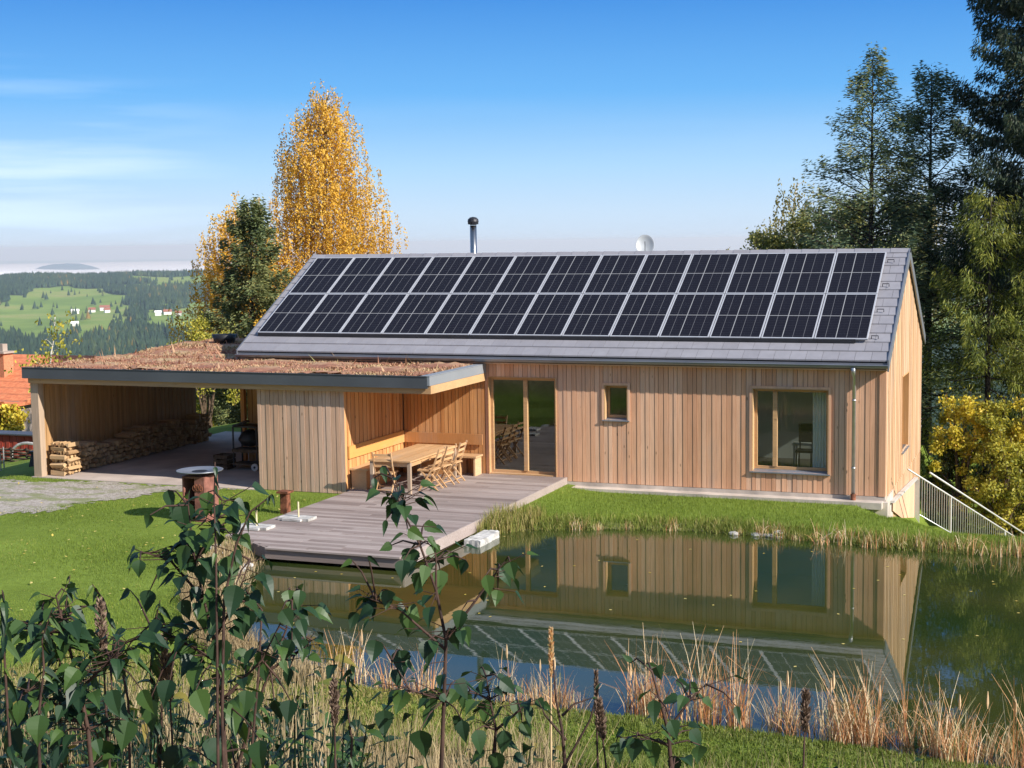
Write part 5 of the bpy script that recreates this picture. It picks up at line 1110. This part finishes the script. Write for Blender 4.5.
sapling('leafy dark sapling with the largest leaves left of the pond in the foreground',3.0,
 [[(226,772),(222,700),(214,640),(204,600),(195,560),(188,505)],[(214,640),(236,600),(250,560)],[(204,600),(170,560),(142,552)],[(222,700),(262,660),(292,600)],[(214,660),(180,640),(150,625)],[(195,560),(215,530),(222,500)]],
 [(168,490,44,75,.7),(180,502,60,82,1),(150,515,26,110),(208,492,46,95),(205,560,52,60),(186,545,50,100),(228,556,58,80),(236,585,62,100),(206,600,60,92),(140,560,32,95),(150,590,42,100),(182,600,40,70),(240,520,40,115),(232,536,36,20,.6),(160,620,44,120),(190,640,52,95),(216,640,60,75),(250,610,50,100),(196,690,58,70),(170,680,50,100),(232,700,64,80),(262,650,44,80),(282,610,40,60),(300,590,36,95),(292,640,40,110),(150,700,60,80),(205,740,60,60),(180,745,66,110),(130,590,30,140),(246,690,50,95),(260,740,60,80),(290,700,44,95),(120,660,40,100)],nrand=150,size=.045)
sapling('dense leafy sapling at the lower left corner in the foreground',2.8,
 [[(92,775),(88,730),(80,690),(70,650),(62,620),(56,596)],[(80,690),(110,660),(128,640)],[(88,730),(50,700),(28,690)],[(70,650),(40,625)]],
 [(45,600,34,100),(60,610,40,80),(78,625,44,90),(52,640,46,95),(30,680,50,80),(20,700,50,100),(40,715,54,90),(76,680,58,80),(104,650,42,85),(120,640,40,110),(60,735,60,80),(90,700,56,95),(112,690,50,70),(128,720,56,100),(10,730,50,60),(100,740,60,85),(142,690,48,60),(36,745,50,100),(66,592,30,-20,.5),(92,606,30,10,.5)],nrand=170,size=.042)
sapling('young birch sapling rising highest before the deck in the foreground',3.2,
 [[(441,775),(444,700),(446,640),(436,590),(420,545),(402,510),(392,478)],[(446,640),(476,600),(498,570),(506,560)],[(446,650),(400,610),(376,600)],[(436,600),(436,560),(434,540)],[(444,700),(410,690),(392,660)],[(402,510),(398,500),(400,493)]],
 [(374,478,28,85,.6),(382,466,34,75,.55),(400,485,32,80,.6),(386,520,30,100,.5),(408,530,38,30,1),(424,524,40,20,.9),(392,545,26,160),(412,548,44,100),(430,545,36,60),(452,552,34,70),(440,570,44,95),(420,572,46,100),(404,560,40,95),(466,560,30,110),(486,575,42,80,.8),(500,568,40,60),(510,562,34,75),(498,590,30,100),(388,590,36,95),(370,600,40,80),(356,612,34,110),(410,610,48,95),(428,640,46,90),(376,640,42,100),(400,650,48,80),(450,628,46,70),(462,610,40,100),(368,556,30,40,.5),(352,560,26,150,.7),(430,690,50,90),(404,690,46,110),(456,680,44,60),(384,710,50,90),(420,730,56,80),(462,720,44,80),(392,670,40,70)],nrand=90,size=.04)
sapling('thin leafy sapling between the big leaved sapling and the birch sapling',3.3,
 [[(236,772),(252,720),(270,670),(286,630),(292,596)],[(270,670),(300,650),(312,640)],[(252,720),(230,700)]],
 [(288,590,38,80),(296,600,34,100),(276,632,38,95),(262,660,40,80),(300,640,34,60),(256,690,46,90),(240,720,50,80),(274,700,44,70),(290,668,34,95),(230,740,46,100)],nrand=50,size=.04)
sapling('low sapling with round dark leaves right of the birch sapling',3.4,
 [[(492,772),(496,730),(490,700),(486,676)],[(496,730),(520,710),(528,700)],[(490,700),(470,690)]],
 [(480,668,34,20,1),(500,680,40,40),(466,690,36,100),(486,700,44,95),(516,700,38,80),(476,730,46,80),(504,730,46,95),(522,722,36,60),(460,716,30,110),(496,752,44,80)],nrand=36,size=.04)
sapling('low sapling with few dark leaves before the orange reeds',3.1,
 [[(672,775),(668,730),(660,700),(652,672),(644,664)],[(668,730),(690,700),(706,684)],[(668,745),(640,735),(622,738)]],
 [(632,662,26,-140,.6),(646,664,40,20,.4),(676,680,42,30,.5),(690,682,34,60,.7),(654,700,44,90),(670,720,40,70),(636,738,44,100),(616,742,40,80),(690,730,44,60),(700,745,40,95),(652,742,46,85),(736,706,34,80,.6),(676,756,44,100)],nrand=24,size=.038)
sapling('bare dark seedling stem with small curled leaves near the picture middle',3.3,[[(566,775),(562,730),(556,700),(553,660)],[(562,716),(574,704),(592,698)],[(566,740),(545,715),(538,700)],[(562,770),(590,720),(598,690)]],[(592,698,16,10,.5),(596,690,18,-60,.4)],0,twigs=False)
def twiggy(label,d,line,n,L_,side=1):
    """thin weed stem with a drooping row of small narrow leaves"""
    P=[at(a,b,d) for a,b in line]; bz=hz_(P[0].x,P[0].y); t=thing('weed',label,'weed',(P[0].x,P[0].y,bz)); m=MB(); m.tube([Vector((P[0].x,P[0].y,min(bz-.05,P[0].z-.2)))]+P,[.004]+[.0035*(1-.7*i/(len(P)-1)) for i in range(len(P))],5,cap=False); m.build('stem','twig',t,True)
    lm=MB()
    for i in range(n):
        f=(i+.5)/n*(len(P)-1); k=min(int(f),len(P)-2); p=P[k].lerp(P[k+1],f-k); leaf_geo(lm,p,Vector((random.uniform(-.9,.9),random.uniform(-.6,.6),-.7)),Vector((random.uniform(-1,1),-.6,.5)),L_*random.uniform(.6,1.2),L_*.33,random.uniform(0,.9),.2)
    lm.build('leaves','young_leaf',t)
twiggy('thin dark weed standing up before the fire bowl with a nodding side row of leaves',2.9,[(218,775),(217,650),(216,560),(214,500),(215,462)],16,.03)
twiggy('thin arching weed twig with small dark leaves pointing to the deck corner',2.9,[(222,720),(224,600),(236,545),(250,512),(268,498),(272,494)],26,.022)
twiggy('dark weed at the left picture edge with narrow drooping leaves',2.7,[(12,775),(8,720),(4,650),(6,610),(2,590)],26,.045)
twiggy('second dark weed near the left edge with narrow leaves',2.7,[(40,775),(38,720),(44,670),(42,640),(52,610)],24,.035)
twiggy('slender dark weed with upright leafy tips above the lawn',2.9,[(62,775),(60,700),(60,650),(64,620),(70,575)],40,.03)
twiggy('weed with crooked reddish side twigs above the left lawn',3.2,[(130,775),(128,700),(116,640),(104,600),(92,584)],26,.03)
twiggy('dark twig with small leaves reaching over the left shore',3.2,[(250,770),(258,680),(262,610),(246,590),(258,578)],22,.028)
twiggy('leafy weed between the two left saplings',3.1,[(160,775),(156,720),(150,670),(154,630),(160,600)],40,.04)
twiggy('leafy weed under the birch sapling',3.4,[(350,775),(352,740),(346,700),(352,664)],30,.035)
def seedhead(label,px_,y0,y1,d,lean=0,w=.012,mat='seed_head',head=.55):
    P=[at(px_,775,d),at(px_+lean*.4,(y0+y1)/2+40,d),at(px_+lean,y0,d)]; bz=hz_(P[0].x,P[0].y); t=thing('seed_spike',label,'weed',(P[0].x,P[0].y,bz)); m=MB(); m.tube([Vector((P[0].x,P[0].y,min(bz-.05,P[0].z-.2)))]+P,[.0035,.003,.0025,.001],5,cap=False); m.build('stem','twig' if mat=='seed_head' else 'straw_stem',t,True)
    n=520; w=w*.62; f=RNG.random(n)*head; f=f[(np.sin(f*61+px_)>-.75)|(RNG.random(n)<.4)]; n=len(f); A=np.array(P[2]);B=np.array(P[1]); C=A+(B-A)*f[:,None]*(1 if (P[2]-P[1]).length>.05 else 1); prof=w*(.35+.65*np.sin(np.clip(f/head,0.0,1)*PI*.85+.3))*RNG.uniform(.3,1.5,n); a=RNG.uniform(0,2*PI,n); C=C+np.stack([np.cos(a)*prof,np.sin(a)*prof,RNG.normal(size=n)*.003],-1)
    D=np.stack([np.cos(a)*.7,np.sin(a)*.7,np.full(n,1.)],-1); leaf_obj('seeds',C,D,.015,.0045,mat,t)
for a in (('thick dark woolly seed spike left of the birch sapling',336,680,760,3.0,-2,.011),('dark seed spike rising at the left shore',160,636,720,3.1,4,.010),('second dark seed spike beside the left shore',174,655,730,3.1,-6,.010),('dark woolly spike near the lower left corner',110,600,740,2.9,-10,.012),('dark seed spike over the near bank left of the reeds',612,700,760,3.1,-14,.012),('dark seed spike in front of the orange reeds on the right',802,690,760,3.1,4,.011),('thin dark seed spike right of the low sapling',598,672,740,3.3,-2,.004)): seedhead(*a)
seedhead('pinkish flowering seed spike standing before the solar reflection',551,628,705,3.6,0,.006,'reed_dry',.6)
# mid distance undergrowth on the near hillside
def weed_mesh(seed):
    r=random.Random(seed); st=random.getstate(); random.seed(seed); m=MB(); V=[]
    for k in range(9):
        a=r.uniform(0,2*PI); q=r.uniform(0,.16); b=Vector((q*math.cos(a),q*math.sin(a),0)); h=r.uniform(.35,.85); e=b+Vector((r.uniform(-.16,.16),r.uniform(-.16,.16),h)); mid=b.lerp(e,.5)+Vector((r.uniform(-.03,.03),r.uniform(-.03,.03),0))
        m.tube([b,mid,e],[.004,.003,.0015],4,.02,cap=False)
        for i in range(13):
            f=r.uniform(.15,1); p=b.lerp(mid,f*2) if f<.5 else mid.lerp(e,f*2-1); a2=r.uniform(0,2*PI); leaf_geo(m,p,Vector((math.cos(a2),math.sin(a2),r.uniform(-.7,.3))),Vector((r.uniform(-.5,.5),r.uniform(-.5,.5),1)),r.uniform(.03,.07),r.uniform(.02,.04),r.random()**1.2,.2)
    me=bpy.data.meshes.new('undergrowth_weed'); me.from_pydata(m.V,[],m.F); me.update(); at2=me.attributes.new('rnd','FLOAT','POINT'); at2.data.foreach_set('value',m.R); me.materials.append(M('young_leaf')); random.setstate(st); return me
WM=[weed_mesh(200+k) for k in range(6)]
def weed_at(px_,py_,d,s):
    p=at(px_,py_,d); x,y=p.x,p.y; o=bpy.data.objects.new('undergrowth_weed',random.choice(WM)); COL.objects.link(o); z=hz_(x,y); o.location=(x,y,z-.02); o.rotation_euler=(0,0,random.uniform(0,6)); o.scale=(s,s,s); tag(o,'leafy green weed in the undergrowth on the near hillside at the picture foot','weed','leafy weeds in the undergrowth of the near hillside')
for i in range(130):
    px_=random.choice((random.uniform(-60,330),random.uniform(-60,330),random.uniform(-60,330),random.uniform(330,620),random.uniform(560,1060))); d=random.uniform(3.2,8.0)
    p=at(px_,768,d); gz=hz_(p.x,p.y); top=5.44-(d)*math.tan(math.radians(5.65))-((625 if px_<330 else (700 if px_<560 else 745))-384)/CF*d+random.uniform(-.3,.03); s=(top-gz)/.85
    if s>.25: weed_at(px_,768,d,min(s,2.2))
n=5200; PX=np.concatenate([RNG.uniform(-80,560,int(n*.72)),RNG.uniform(500,1080,n-int(n*.72))]); DD=RNG.uniform(3.6,11.0,n)
crv,cfv,cuv=np.array(CR),np.array(CFW),np.array(CU); PT=np.array(CAM)+DD[:,None]*(cfv+((PX-512)/CF)[:,None]*crv-((768-384)/CF)*cuv)
gz=height(PT[:,0],PT[:,1]); lim=np.where(PX<330,655,np.where(PX<560,700,748)); topz=PT[:,2]+(768-lim)/CF*DD; hh=np.clip((topz-gz)*RNG.uniform(.45,1.12,n),.1,1.8)
blades('hillside_grass','dry pale grass standing on the near hillside',PT[:,0],PT[:,1],hh,.0055,'dry_grass',lean=.35,seg2=True,Z=gz-.02)
